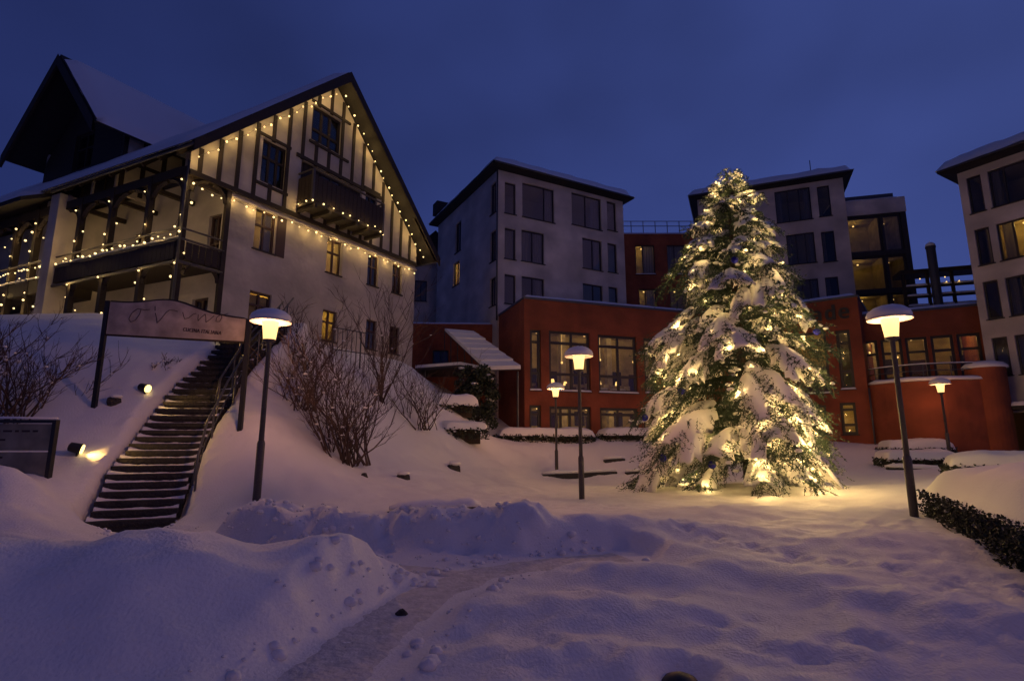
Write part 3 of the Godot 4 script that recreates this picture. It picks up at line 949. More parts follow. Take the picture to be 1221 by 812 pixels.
# ---------------------------------------------------------------- the hotel
func make_hotel():
	# white tower above the first red wing
	var a := thing("white_hotel_tower", "white hotel tower with a drain pipe, standing above the red wing beside the house", "building", Vector3(-0.92, 0, -34), 28.38)
	var fr := [[0.5, 16.32, 1.33, 18.52], [1.84, 16.34, 4.38, 18.8], [5.85, 16.57, 8.45, 19.0], [8.98, 16.75, 9.84, 19.0],
		[0.5, 13.2, 1.32, 15.3], [1.76, 13.24, 3.52, 15.42], [6.7, 13.5, 8.4, 15.75], [8.92, 13.55, 9.77, 15.75],
		[0.5, 10.2, 1.32, 12.15], [1.76, 10.2, 3.5, 12.2], [6.65, 10.3, 8.37, 12.4], [8.9, 10.3, 9.72, 12.45]]
	var lf := [[3.8, 15.6, 4.9, 17.98], [3.5, 13.06, 4.7, 14.9], [9.9, 16.4, 10.75, 18.6], [9.9, 13.1, 10.75, 15.2], [9.9, 10.1, 10.75, 12.0]]
	shell(a, 10.5, 11, 1.2, 19.25, M.plaster, fr, lf)
	partition(a, 10.5, 9.8, 19.0, -2.6)
	var bars := [[], [0.7], [0.48], [], [], [0.5], [0.55], [], [], [0.5], [0.55], []]
	var cur := [[], [[0.74, 0.97]], [[0.7, 0.95]], [], [[0.1, 0.9]], [[0.04, 0.4], [0.64, 0.95]], [[0.05, 0.2], [0.72, 0.96]], [], [], [[0.7, 0.95]], [], []]
	for i in fr.size(): window(a, side(0, 0, 0), fr[i], {"v": bars[i], "curtain": cur[i]})
	for i in lf.size():
		window(a, side(0, -11, -90), lf[i], {"v": [0.5]} if i != 1 else {"v": [0.5], "lit": 0.9, "deep": 1.6})
	eaved_roof(a, 10.5, 11, 19.25, 0.6, 0.8, 1)
	var dp := MB.new()
	dp.tube([Vector3(-0.1, 19.2, 0.1), Vector3(-0.1, 9.0, 0.1)], 0.055, 6)
	part(a, "drain_pipe", dp, M.steel, true)
	var rv := MB.new()
	rv.span(Vector3(-0.6, 19.9, -9.8), Vector3(0.9, 20.9, -10.8))
	part(a, "roof_vent", rv, M.roof)
	# plain back wing
	var b := thing("white_back_wing", "plain white wing set back between the house gable and the hotel tower", "building", Vector3(-9.2, 0, -45.0), 12)
	shell(b, 7.0, 6, 1.2, 16.6, M.plaster, [[1.0, 13.2, 2.0, 15.0]])
	partition(b, 7.0, 10, 16, -2)
	window(b, side(0, 0, 0), [1.0, 13.2, 2.0, 15.0], {"v": [0.5]})
	var rf := MB.new()
	rf.quad(Vector3(-0.4, 16.5, 0.5), Vector3(2.6, 19.4, 0.5), Vector3(2.6, 19.4, -6), Vector3(-0.4, 16.5, -6))
	rf.quad(Vector3(2.6, 19.4, 0.5), Vector3(5.4, 16.5, 0.5), Vector3(5.4, 16.5, -6), Vector3(2.6, 19.4, -6))
	rf.tri(Vector3(-0.4, 16.5, 0.45), Vector3(2.6, 19.4, 0.45), Vector3(5.4, 16.5, 0.45))
	part(b, "roof", rf, M.roof)

	# first red wing
	var p := thing("red_restaurant_wing", "rust red restaurant wing with wide lit windows over two floors, behind the low hedge", "building", Vector3(0.67, 0, -29.7), 18.98)
	var pf := [[0.33, 4.25, 0.97, 7.6], [1.46, 4.25, 3.98, 7.62], [4.5, 4.25, 7.02, 7.58], [7.5, 4.3, 8.3, 7.55], [8.8, 4.3, 11.4, 7.6],
		[0.28, 1.5, 0.95, 3.45], [1.44, 1.5, 3.95, 3.42], [4.5, 1.5, 6.95, 3.4], [7.3, 1.5, 8.1, 3.35], [8.8, 1.5, 11.4, 3.4]]
	shell(p, 13.04, 4.7, 0.6, 9.3, M.red, pf)
	room(p, side(0, 0, 0), [0.05, 3.85, 12.7, 8.2], 4.3, 3.4, 4)
	room(p, side(0, 0, 0), [0.05, 1.2, 12.7, 3.7], 4.3, 2.8, 4)
	var po := [{"h": [0.28, 0.8]}, {"v": [0.55], "h": [0.28, 0.8]}, {"v": [0.52], "h": [0.28, 0.8]}, {"h": [0.28, 0.8]}, {"v": [0.5], "h": [0.28, 0.8]},
		{"h": [0.75]}, {"v": [0.28, 0.5, 0.78], "h": [0.78]}, {"v": [0.48], "h": [0.8]}, {"h": [0.75]}, {"v": [0.5], "h": [0.75]}]
	for i in pf.size():
		po[i].merge({"fw": 0.15, "snow": 0.1 if i < 5 else 0.0})
		window(p, side(0, 0, 0), pf[i], po[i])
	part_caps(p, 13.04, 4.7, 9.3, 21)
	furnish(p)

	# second red wing, with the lettering
	var q := thing("red_sign_wing", "rust red wing carrying dark lettering, a tall narrow window beneath it", "building", Vector3(12.5, 0, -34.2), -37.66)
	var qf := [[6.83, 4.3, 7.5, 7.56], [4.6, 4.15, 6.35, 7.62], [1.2, 4.2, 4.0, 7.6], [6.66, 1.9, 7.4, 3.59], [4.4, 1.9, 6.0, 3.5]]
	shell(q, 8.04, 8, 0.6, 9.3, M.red, qf)
	room(q, side(0, 0, 0), [0.35, 3.85, 6.55, 8.2], 3.6, 1.8, 2)
	room(q, side(0, 0, 0), [4.0, 1.2, 7.65, 3.75], 3.0, 1.0, 1)
	for i in qf.size(): window(q, side(0, 0, 0), qf[i], {"h": [0.3, 0.78], "v": [0.5] if i in [2] else [], "fw": 0.14, "snow": 0.08 if i < 3 else 0.0})
	room(q, side(0, 0, 0), [6.6, 3.9, 7.72, 8.0], 3.0, 0.12, 1, M.dark_room)
	part_caps(q, 8.04, 8, 9.3, 22)
	var font := SystemFont.new()
	font.font_names = PackedStringArray(["Droid Sans"])
	font.font_weight = 600
	var tx := 5.05
	for ch in ["n", "a", "d", "e"]:
		var tm := TextMesh.new()
		tm.font = font
		tm.text = ch
		tm.font_size = 100
		tm.pixel_size = 0.0108
		tm.depth = 0.1
		tm.horizontal_alignment = HORIZONTAL_ALIGNMENT_LEFT
		tm.vertical_alignment = VERTICAL_ALIGNMENT_BOTTOM
		put(q, "letter", tm, M.black, Transform3D(Basis.IDENTITY, Vector3(tx, 7.92, 0.08)))
		tx += 0.66
	var dq := MB.new()
	dq.tube([Vector3(8.1, 4.3, 0.12), Vector3(8.1, 0.8, 0.12)], 0.05, 6)
	part(q, "drain_pipe", dq, M.steel, true)

	# red link at the back between the towers
	var l := thing("red_link_block", "dark red block with a roof railing between the two white towers", "building", Vector3(7.2, 0, -41), 0)
	var lw := [[2.36, 14.21, 3.88, 16.58], [4.83, 14.2, 6.3, 16.58], [2.5, 11.0, 3.85, 13.05], [4.9, 11.0, 6.3, 13.05]]
	shell(l, 8.2, 6, 1.2, 17.5, M.red, lw)
	partition(l, 8.2, 10, 17.2, -3.2)
	for i in 4: window(l, side(0, 0, 0), lw[i], {"v": [0.4], "snow": 0.06, "lit": [0.3, 0.02, 0.2, 0.02][i], "deep": 2.0, "curtain": [[[0.45, 0.97]], [[0.1, 0.9]], [[0.5, 0.95]], []][i]})
	put(l, "roof_snow", snow_slab(8.2, 6, 0.22, 5), M.snow, Transform3D(Basis.IDENTITY, Vector3(0, 17.5, 0)))
	for i in 9:
		var rp := MB.new()
		rp.tube([Vector3(0.3 + i * 0.95, 17.5, -0.3), Vector3(0.3 + i * 0.95, 18.65, -0.3)], 0.03, 6)
		part(l, "railing_post", rp, M.steel)
	for yy in [18.65, 18.25]:
		var rp := MB.new()
		rp.tube([Vector3(0.3, yy, -0.3), Vector3(7.9, yy, -0.3)], 0.028, 6)
		part(l, "rail", rp, M.steel)

	# second white tower
	var t := thing("white_hotel_tower", "white hotel tower rising behind the lit fir tree and the lettered red wing", "building", Vector3(14.66, 0, -41), -22.36)
	var tf := [[5.49, 17.5, 7.85, 20.0], [8.3, 17.55, 9.09, 19.9], [1.05, 17.6, 2.85, 19.9], [6.0, 14.2, 7.83, 16.5], [8.26, 14.13, 9.09, 16.4], [1.05, 14.2, 2.8, 16.4], [6.2, 11.0, 7.78, 13.0], [8.21, 11.0, 9.03, 13.0], [1.05, 11.0, 2.8, 13.0]]
	shell(t, 10, 11, 1.2, 20.3, M.plaster, tf)
	partition(t, 10, 10.5, 20.1, -2.6)
	for i in tf.size(): window(t, side(0, 0, 0), tf[i], {"v": [[0.36, 0.68], [], [0.5]][i % 3], "curtain": [[[0.04, 0.2], [0.8, 0.96]], [], [[0.1, 0.3]]][i % 3]})
	eaved_roof(t, 10, 11, 20.3, 0.6, 0.7, 2)
	var an := MB.new()
	an.tube([Vector3(8.2, 20.6, -1.2), Vector3(8.2, 22.6, -1.2)], 0.03, 5)
	part(t, "roof_mast", an, M.black)

	# glazed stair tower
	var s := thing("glazed_stair_tower", "glazed stair tower with lit landings in dark frames, beside a white tower", "building", Vector3(23.4, 0, -38.2), -14.6)
	var bays := [[0.75, 3.1], [3.2, 4.4]]
	var lev := [[9.0, 11.75], [12.0, 14.5], [14.8, 17.5]]
	var sf := []
	for y in lev:
		for bx in bays: sf.append([bx[0], y[0], bx[1], y[1]])
	shell(s, 4.75, 4.5, 1.0, 18.6, M.dark_stone, sf)
	for r in sf: window(s, side(0, 0, 0), r, {"fw": 0.13, "ledge": false})
	for i in 3:
		room(s, side(0, 0, 0), [0.5, lev[i][0] - 0.12, 3.14, lev[i][1] + 0.12], 2.6, 0.16)
		room(s, side(0, 0, 0), [3.16, lev[i][0] - 0.12, 4.44, lev[i][1] + 0.12], 2.6, 0.02)
		var dr := MB.new()
		dr.span(Vector3(0.9, lev[i][0], -2.56), Vector3(1.7, lev[i][0] + 2.05, -2.5))
		part(s, "landing_door", dr, M.sign)
	var cp := MB.new()
	cp.span(Vector3(-0.03, 17.62, 0.003), Vector3(4.78, 18.75, 0.06))
	part(s, "parapet", cp, M.plaster)
	cp = MB.new()
	cp.span(Vector3(0.6, 18.95, -0.5), Vector3(4.3, 19.3, -4))
	part(s, "roof_unit", cp, M.steel)
	put(s, "roof_snow", snow_slab(4.75, 4.5, 0.2, 6), M.snow, Transform3D(Basis.IDENTITY, Vector3(0, 18.75, 0)))

	# dining wing with terrace
	var w := thing("red_dining_wing", "low red dining wing with a row of lit windows behind a curved terrace", "building", Vector3(19.4, 0, -30.9), -29.5)
	var wf := []
	for i in 5: wf.append([0.15 + i * 1.12, 4.75, 1.12 + i * 1.12, 7.1])
	shell(w, 5.9, 5, 0.6, 8.5, M.red, wf)
	for r in wf: window(w, side(0, 0, 0), r, {"fw": 0.13, "h": [0.66], "ledge": false})
	room(w, side(0, 0, 0), [0.05, 4.3, 5.85, 7.6], 4.4, 1.9, 3)
	for i in 4:
		var bl := MB.new()
		blob(bl, Vector3(0.8 + i * 1.35, 6.6 - 0.3 * (i % 2), -1.4 - 0.5 * (i % 2)), Vector3(0.06, 0.06, 0.06), i)
		part(w, "pendant_lamp", bl, M.small_lamp, true)
	part_caps(w, 5.9, 5, 8.5, 23)
	# terrace: a curved red wall with a snowy coping and a rail
	var te := thing("curved_terrace", "curved red terrace wall with snowy coping and rail, in front of the dining windows", "terrace", Vector3(0, 0, 0), 0)
	var arc := []
	for i in 15:
		var f := i / 14.0
		var q0 := Vector2(19.0, 29.3)
		var q1 := Vector2(19.6, 26.3)
		var q2 := Vector2(23.2, 26.6)
		var c2 := q0.lerp(q1, f).lerp(q1.lerp(q2, f), f)
		arc.append(Vector3(c2.x, 0, -c2.y))
	var tw := MB.new()
	for i in 14:
		var a0: Vector3 = arc[i]
		var a1: Vector3 = arc[i + 1]
		var inn := Vector3(0.15, 0, -0.25)
		tw.quad(a0 + Vector3(0, 0.3, 0), a0 + Vector3(0, 4.45, 0), a1 + Vector3(0, 4.45, 0), a1 + Vector3(0, 0.3, 0))
		tw.quad(a0 + Vector3(0, 4.45, 0), a0 + inn + Vector3(0, 4.45, 0), a1 + inn + Vector3(0, 4.45, 0), a1 + Vector3(0, 4.45, 0))
		tw.quad(a1 + inn + Vector3(0, 0.3, 0), a1 + inn + Vector3(0, 4.45, 0), a0 + inn + Vector3(0, 4.45, 0), a0 + inn + Vector3(0, 0.3, 0))
	part(te, "wall", tw, M.red)
	var fl := MB.new()
	for i in 14: fl.tri(arc[i] + Vector3(0, 4.2, 0), Vector3(24.0, 4.2, -29.2), arc[i + 1] + Vector3(0, 4.2, 0))
	part(te, "floor", fl, M.snow)
	put(te, "coping_snow", snow_on_line(arc.map(func(v): return v + Vector3(0.06, 4.5, -0.1)), 0.22, 8), M.snow)
	for yy in [5.0, 5.3]:
		var rl := MB.new()
		rl.tube(arc.map(func(v): return v + Vector3(0.15, yy, -0.25)), 0.025, 5)
		part(te, "rail", rl, M.steel, true)
	for i in [1, 4, 7, 10, 13]:
		var rp := MB.new()
		rp.tube([arc[i] + Vector3(0.15, 4.4, -0.25), arc[i] + Vector3(0.15, 5.32, -0.25)], 0.025, 5)
		part(te, "rail_post", rp, M.steel)
	put(te, "rail_snow", snow_on_line(arc.map(func(v): return v + Vector3(0.15, 5.33, -0.25)), 0.05, 11), M.snow)
	var dm := thing("round_red_pier", "round red pier with a snow cap between terrace and white corner tower", "pier", Vector3(23.25, 0.3, -27.0), 0)
	var db := MB.new()
	db.lathe([Vector2(0.8, 0), Vector2(0.8, 4.75)], 28)
	part(dm, "drum", db, M.red)
	db = MB.new()
	db.lathe([Vector2(0.9, 4.75), Vector2(0.9, 4.85), Vector2(0.75, 5.0), Vector2(0.4, 5.1), Vector2(0.02, 5.12)], 28)
	part(dm, "snow_cap", db, M.snow, true)

	# pergola and chimney on the dining roof
	var pg := thing("roof_pergola", "dark slatted roof pergola with snowy rungs above the dining wing", "pergola", Vector3(24.0, 8.5, -32.8), -18)
	for i in 4:
		var pm := MB.new()
		pm.span(Vector3(i * 1.25, 0, -0.1), Vector3(i * 1.25 + 0.14, 3.1, 0.1))
		part(pg, "post", pm, M.timber)
	for i in 4:
		var sl := MB.new()
		sl.span(Vector3(0.14, 0.35 + i * 0.62, -0.06), Vector3(3.9, 0.5 + i * 0.62, 0.06))
		part(pg, "slat", sl, M.timber)
		put(pg, "slat_snow", snow_slab(3.7, 0.2, 0.14, i, 0.08), M.snow, Transform3D(Basis.IDENTITY, Vector3(0.14, 0.505 + i * 0.62, 0.1)))
	var tb := MB.new()
	tb.span(Vector3(-0.1, 3.1, -1.2), Vector3(4.1, 3.35, 0.2))
	part(pg, "top_beam", tb, M.timber)
	for k in 5:
		var bl := MB.new()
		blob(bl, Vector3(0.9 + k * 0.32 + (k % 2) * 1.0, 2.75 - 0.3 * (k % 2), 0.14), Vector3(0.035, 0.035, 0.035), k)
		part(pg, "small_light", bl, M.small_lamp, true)
	var ch := thing("round_chimney", "round dark chimney pipe with snowy top rising above the pergola", "chimney", Vector3(25.1, 8.4, -31.6), 0)
	var cb := MB.new()
	cb.lathe([Vector2(0.24, 0), Vector2(0.24, 4.5), Vector2(0.27, 4.52), Vector2(0.27, 4.62)], 16)
	part(ch, "pipe", cb, M.steel)
	cb = MB.new()
	cb.lathe([Vector2(0.26, 4.62), Vector2(0.24, 4.75), Vector2(0.12, 4.86), Vector2(0.01, 4.88)], 16)
	part(ch, "snow_cap", cb, M.snow, true)

	# third white tower at the corner
	var c := thing("white_corner_tower", "white corner tower with one lit window row and a dark entrance under a snowy canopy", "building", Vector3(24, 0, -27.7), -59.74)
	var cf := []
	var rows := [[13.28, 15.3], [10.45, 12.4], [7.6, 9.57], [4.72, 6.65]]
	for i in 4:
		for cx in [[0.34, 0.96], [1.25, 2.75], [4.2, 5.7], [6.0, 6.6]]: cf.append([cx[0], rows[i][0], cx[1], rows[i][1]])
	cf.append([0.35, 0.9, 5.5, 2.9])
	shell(c, 8, 10, 0.5, 15.7, M.plaster, cf)
	partition(c, 8, 3.4, 15.5, -2.7)
	for i in 16:
		var op := {"v": [0.4] if i % 4 in [1, 2] else [], "curtain": [[0.05, 0.25]] if i % 4 in [1, 2] else [], "fw": 0.08}
		if i == 5: op.merge({"lit": 0.7, "deep": 2.2, "v": [0.42], "curtain": [[0.1, 0.4]]}, true)
		if i == 4: op.merge({"curtain": [[0.55, 0.95]]}, true)
		window(c, side(0, 0, 0), cf[i], op)
	eaved_roof(c, 8, 10, 15.7, 0.65, 0.7, 3)
	room(c, side(0, 0, 0), [0.32, 0.6, 5.8, 3.05], 3.0, 0.16, 1, M.wood)
	var cn := MB.new()
	cn.span(Vector3(-0.4, 3.0, 0.0), Vector3(8, 3.2, 1.0))
	part(c, "canopy", cn, M.roof)
	put(c, "canopy_snow", snow_slab(8.4, 1.05, 0.2, 31, 0.15), M.snow, Transform3D(Basis.IDENTITY, Vector3(-0.42, 3.205, 1.03)))
	for k in 3:
		var ep := MB.new()
		ep.span(Vector3(0.5 + k * 1.7, 0.4, -0.25), Vector3(0.62 + k * 1.7, 2.9, -0.12))
		part(c, "door_post", ep, M.timber)

	# red annex with the snowy entrance canopy
	var n := thing("red_annex", "low dark red annex between the house and the restaurant wing", "building", Vector3(-7.2, 0, -34.3), 3)
	shell(n, 6.6, 4, 1.0, 8.9, M.red, [[2.2, 6.0, 3.2, 7.2]])
	window(n, side(0, 0, 0), [2.2, 6.0, 3.2, 7.2], {"v": [0.5], "snow": 0.05})
	put(n, "roof_snow", snow_slab(6.6, 4, 0.16, 15), M.snow, Transform3D(Basis.IDENTITY, Vector3(0, 8.9, 0)))
	var ec := thing("entrance_canopy", "sloping snow covered entrance canopy with a lower flat roof, beside the red wing", "canopy", Vector3.ZERO, 0)
	var tl := Vector3(-4.0, 8.0, -32.2)
	var tr := Vector3(-2.3, 7.85, -32.2)
	var brr := Vector3(0.45, 5.2, -28.3)
	var bll := Vector3(-1.35, 5.15, -28.3)
	for i in 7:                                              # snow lies on it in steps between battens
		var f0 := i / 7.0
		var f1 := (i + 1) / 7.0
		var m := MB.new()
		var up := Vector3(0, 0.2 + 0.03 * (i % 2), 0)
		var q0 := tl.lerp(bll, f0); var q1 := tr.lerp(brr, f0); var q2 := tr.lerp(brr, f1); var q3 := tl.lerp(bll, f1)
		m.quad(q0 + up * 0.7, q1 + up * 0.7, q2 + up, q3 + up)
		m.quad(q3 + up, q2 + up, q2, q3); m.quad(q1, q2, q2 + up, q1 + up * 0.7); m.quad(q3, q0, q0 + up * 0.7, q3 + up)
		part(ec, "roof_snow", m, M.snow)
		var g := MB.new()
		var dn := Vector3(0, -0.06, 0)
		g.quad(q3, q2, q1, q0); g.quad(q0 + dn, q1 + dn, q2 + dn, q3 + dn); g.quad(q3 + dn, q2 + dn, q2, q3); g.quad(q0, q3, q3 + dn, q0 + dn)
		part(ec, "roof_panel", g, M.frame)
	var flat := [Vector3(-5.4, 5.55, -30.6), Vector3(-2.8, 5.6, -29.6), Vector3(-1.3, 5.15, -28.35), Vector3(-1.0, 5.5, -33.5), Vector3(-5.4, 5.55, -33.8)]
	var fm := MB.new()
	var ctr := Vector3(-3.0, 5.75, -31.8)
	for i in 5:
		var j := (i + 1) % 5
		fm.tri(flat[i] + Vector3(0, 0.16, 0), ctr + Vector3(0, 0.05, 0), flat[j] + Vector3(0, 0.16, 0))
		fm.quad(flat[i], flat[i] + Vector3(0, 0.16, 0), flat[j] + Vector3(0, 0.16, 0), flat[j])
	part(ec, "flat_roof_snow", fm, M.snow)
	fm = MB.new()
	for i in 5:
		var j := (i + 1) % 5
		fm.tri(flat[j] + Vector3(0, -0.12, 0), ctr + Vector3(0, -0.3, 0), flat[i] + Vector3(0, -0.12, 0))
		fm.quad(flat[i] + Vector3(0, -0.12, 0), flat[i], flat[j], flat[j] + Vector3(0, -0.12, 0))
	part(ec, "flat_roof", fm, M.frame)
	for q2 in [Vector3(-1.3, 0, -28.6), Vector3(0.3, 0, -28.6), Vector3(-4.9, 0, -31)]:
		var pm := MB.new()
		pm.tube([Vector3(q2.x, 1.2, q2.z), Vector3(q2.x, 5.1 if q2.x > -2 else 5.5, q2.z)], 0.06, 8)
		part(ec, "post", pm, M.steel)
	for i in 6:
		var pm := MB.new()
		pm.bar(Vector3(-4.0, 5.7, -32.3).lerp(Vector3(-1.7, 5.6, -29.2), i / 5.0), tl.lerp(bll, i / 5.0 * 0.85), 0.05, 0.05)
		part(ec, "strut", pm, M.frame)

func part_caps(p: Node3D, w: float, dep: float, y: float, seed_: int):
	var c := MB.new()
	c.span(Vector3(-0.05, y, -dep - 0.05), Vector3(w + 0.05, y + 0.12, 0.06))
	part(p, "coping", c, M.steel)
	put(p, "roof_snow", snow_slab(w + 0.1, dep + 0.1, 0.2, seed_), M.snow, Transform3D(Basis.IDENTITY, Vector3(-0.05, y + 0.12, 0.05)))

# tables and lamps that show through the restaurant windows
func furnish(p: Node3D):
	var base := p.transform
	var n := 0
	for q in [[2.2, -1.3], [3.5, -2.4], [5.2, -1.3], [6.5, -1.5], [9.6, -1.5]]:
		var o := thing("restaurant_table", "restaurant table with white cloth and a small lamp behind the wide upper windows", "table", base * Vector3(q[0], 3.86, q[1]), 19.0 + n * 7, "tables in the restaurant")
		var m := MB.new()
		m.lathe([Vector2(0.5, 0.28), Vector2(0.5, 0.74), Vector2(0.47, 0.76), Vector2(0.02, 0.76)], 14)
		part(o, "tablecloth", m, M.cloth)
		m = MB.new()
		m.lathe([Vector2(0.22, 0.0), Vector2(0.22, 0.04), Vector2(0.05, 0.06), Vector2(0.05, 0.7)], 10)
		part(o, "leg", m, M.wood)
		m = MB.new()
		m.lathe([Vector2(0.05, 0.765), Vector2(0.02, 0.78), Vector2(0.02, 0.98)], 8)
		part(o, "lamp_stand", m, M.steel)
		m = MB.new()
		m.lathe([Vector2(0.13, 0.98), Vector2(0.08, 1.2)], 12)
		part(o, "lamp_shade", m, M.small_lamp)
		for e in [-1, 1]:
			var c := thing("restaurant_chair", "upholstered chair drawn up to a white clothed restaurant table", "chair", o.transform * Vector3(e * 0.72, 0, 0), rad_to_deg(o.rotation.y) - 90.0 * e, "chairs in the restaurant")
			var s := MB.new()
			s.span(Vector3(-0.22, 0.42, -0.22), Vector3(0.22, 0.48, 0.22))
			part(c, "seat", s, M.sign)
			s = MB.new()
			s.span(Vector3(-0.22, 0.5, -0.24), Vector3(0.22, 0.98, -0.19))
			part(c, "backrest", s, M.sign)
			for k in 4:
				s = MB.new()
				s.span(Vector3(-0.21 + 0.38 * (k % 2), 0, -0.21 + 0.38 * (k / 2)), Vector3(-0.17 + 0.38 * (k % 2), 0.42, -0.17 + 0.38 * (k / 2)))
				part(c, "leg", s, M.wood)
		n += 1
	for q in [[1.9, 6.4, -1.8], [2.6, 6.9, -3.0], [3.3, 6.2, -2.4], [5.3, 6.3, -2.0], [6.2, 6.6, -3.0], [0.6, 6.3, -1.6], [8.0, 6.4, -2.0]]:
		var m := MB.new()
		blob(m, Vector3(q[0], q[1], q[2]), Vector3(0.07, 0.07, 0.07), q[0])
		m.tube([Vector3(q[0], q[1] + 0.06, q[2]), Vector3(q[0], 8.18, q[2])], 0.008, 3)
		part(p, "pendant_lamp", m, M.small_lamp, true)

# ---------------------------------------------------------------- outdoor things
func street_lamp(x: float, d: float, h: float, label: String, energy: float):
	var o := thing("street_lamp", label, "street lamp", ground_at(x, d) - Vector3(0, 0.05, 0), 0, "mushroom street lamps")
	var m := MB.new()
	m.lathe([Vector2(0.075, -0.15), Vector2(0.075, 1.12), Vector2(0.06, 1.18)], 14)
	part(o, "pole_base", m, M.post, true)
	m = MB.new()
	m.lathe([Vector2(0.052, 1.15), Vector2(0.045, h - 0.72), Vector2(0.06, h - 0.70), Vector2(0.13, h - 0.66), Vector2(0.13, h - 0.63)], 14)
	part(o, "pole", m, M.post, true)
	m = MB.new()
	m.lathe([Vector2(0.12, h - 0.625), Vector2(0.135, h - 0.50), Vector2(0.165, h - 0.26)], 18)
	part(o, "lamp_glass", m, M.lamp_glass, true)
	m = MB.new()
	m.lathe([Vector2(0.05, h - 0.25), Vector2(0.40, h - 0.27), Vector2(0.41, h - 0.25), Vector2(0.33, h - 0.17), Vector2(0.15, h - 0.11), Vector2(0.02, h - 0.1)], 26)
	part(o, "lamp_shade", m, M.enamel)
	m = MB.new()
	var rings := []
	for q in [Vector2(0.385, h - 0.235), Vector2(0.405, h - 0.19), Vector2(0.37, h - 0.11), Vector2(0.27, h - 0.03), Vector2(0.13, h + 0.02), Vector2(0.01, h + 0.03)]:
		var ring := PackedVector3Array()
		for k in 20:
			var a := TAU * k / 20
			var w := 1.0 + 0.07 * nz.get_noise_2d(cos(a) * 60 + x * 30, sin(a) * 60 + q.y * 80)
			ring.append(Vector3(cos(a) * q.x * w, q.y + 0.03 * nz.get_noise_2d(cos(a) * 40 + x * 9, sin(a) * 40), sin(a) * q.x * w))
		rings.append(ring)
	m.ring_strip(rings)
	part(o, "snow_cap", m, M.snow, true)
	omni(o, Vector3(0, h - 0.42, 0), LAMP_WARM, energy, 0.12)

func make_stairs():
	var o := thing("outdoor_staircase", "dark stone outdoor staircase climbing through the snow under the arched sign", "staircase", Vector3(STAIR[0].x, 0, -STAIR[0].z))
	var c := Curve3D.new()
	for q in STAIR: c.add_point(Vector3(q.x, q.y, -q.z))
	var len := c.get_baked_length()
	var n := 32
	for i in n:
		var p := c.sample_baked(len * (i + 0.5) / n)
		var q := c.sample_baked(minf(len * (i + 1.2) / n, len)) - c.sample_baked(maxf(len * (i - 0.2) / n, 0))
		q.y = 0
		var b := Basis.looking_at(q.normalized(), Vector3.UP).rotated(Vector3.UP, rng.randf_range(-0.02, 0.02))
		var t := Transform3D(b, p - o.position + Vector3(rng.randf_range(-0.03, 0.03), 0, 0))
		var w := 1.5 + rng.randf_range(-0.12, 0.1)
		var m := MB.new()
		m.box(Vector3(0, -0.045, 0), Vector3(w, 0.09, 0.40), t)
		m.box(Vector3(0, -0.22, 0.02), Vector3(w - 0.06, 0.26, 0.30), t)
		var st := part(o, "step", m, M.dark_stone)
		# trodden snow left on the tread, with a ragged front edge and bare patches
		var sn := MB.new()
		var pv := []
		var q2 := 26
		for k in q2 + 1:
			var xx := lerpf(-w / 2, w / 2, k / float(q2))
			var cover := 0.24 + 0.2 * nz.get_noise_2d(xx * 130 + i * 77, i * 53) + 0.1 * pow(absf(xx) / (w / 2), 3)
			var zf := lerpf(-0.2, 0.195, clampf(cover + 0.3, 0, 1))
			var th := 0.015 + 0.035 * absf(nz.get_noise_2d(xx * 180, i * 31)) + 0.06 * pow(absf(xx) / (w / 2), 5)
			var row := [t * Vector3(xx, 0.002, zf), t * Vector3(xx, th * 0.8, zf - 0.025), t * Vector3(xx, th, zf * 0.4 - 0.1), t * Vector3(xx, th * 1.3, -0.2)]
			if pv:
				for e in 3: sn.quad(pv[e], pv[e + 1], row[e + 1], row[e])
			pv = row
		part(st, "tread_snow", sn, M.snow, true)
	# handrail along the outer side, with a second short one
	for s in [[0.92, "tall"], [0.7, "short"]]:
		var r := thing("metal_handrail", "grey metal handrail along the outer edge of the stone stairs" if s[1] == "tall" else "shorter inner metal handrail beside the upper stone steps", "handrail", Vector3(STAIR[0].x, 0, -STAIR[0].z))
		var top := []
		for i in 14:
			var f := 0.06 + 0.9 * i / 13.0 if s[1] == "tall" else 0.42 + 0.5 * i / 13.0
			var p := c.sample_baked(len * f)
			var e := c.sample_baked(len * f + 0.2) - p
			e.y = 0
			var rt := e.normalized().cross(Vector3.UP)
			var foot: Vector3 = p + rt * s[0] - r.position
			top.append(foot + Vector3(0, 0.95, 0))
			if i % 3 == 0:
				var m := MB.new()
				m.tube([foot + Vector3(0, -0.35, 0), foot + Vector3(0, 0.95, 0)], 0.022, 6)
				part(r, "post", m, M.steel)
		var m2 := MB.new()
		m2.tube([top[0] - Vector3(0, 0.6, -0.12)] + top, 0.026, 7)
		part(r, "rail", m2, M.steel, true)
		m2 = MB.new()
		m2.tube(top.map(func(v): return v - Vector3(0, 0.45, 0)), 0.015, 5)
		part(r, "lower_rail", m2, M.steel, true)

func stroke(mb: MB, pts: Array, w: float):
	var c := Curve2D.new()
	for i in pts.size():
		var tan: Vector2 = (pts[mini(i + 1, pts.size() - 1)] - pts[maxi(i - 1, 0)]) * 0.17
		c.add_point(pts[i], -tan, tan)
	var line := []
	var n := 10 * pts.size()
	for i in n + 1:
		var q := c.sample_baked(c.get_baked_length() * i / n)
		line.append(Vector3(q.x, q.y, 0))
	mb.tube(line, w, 5)

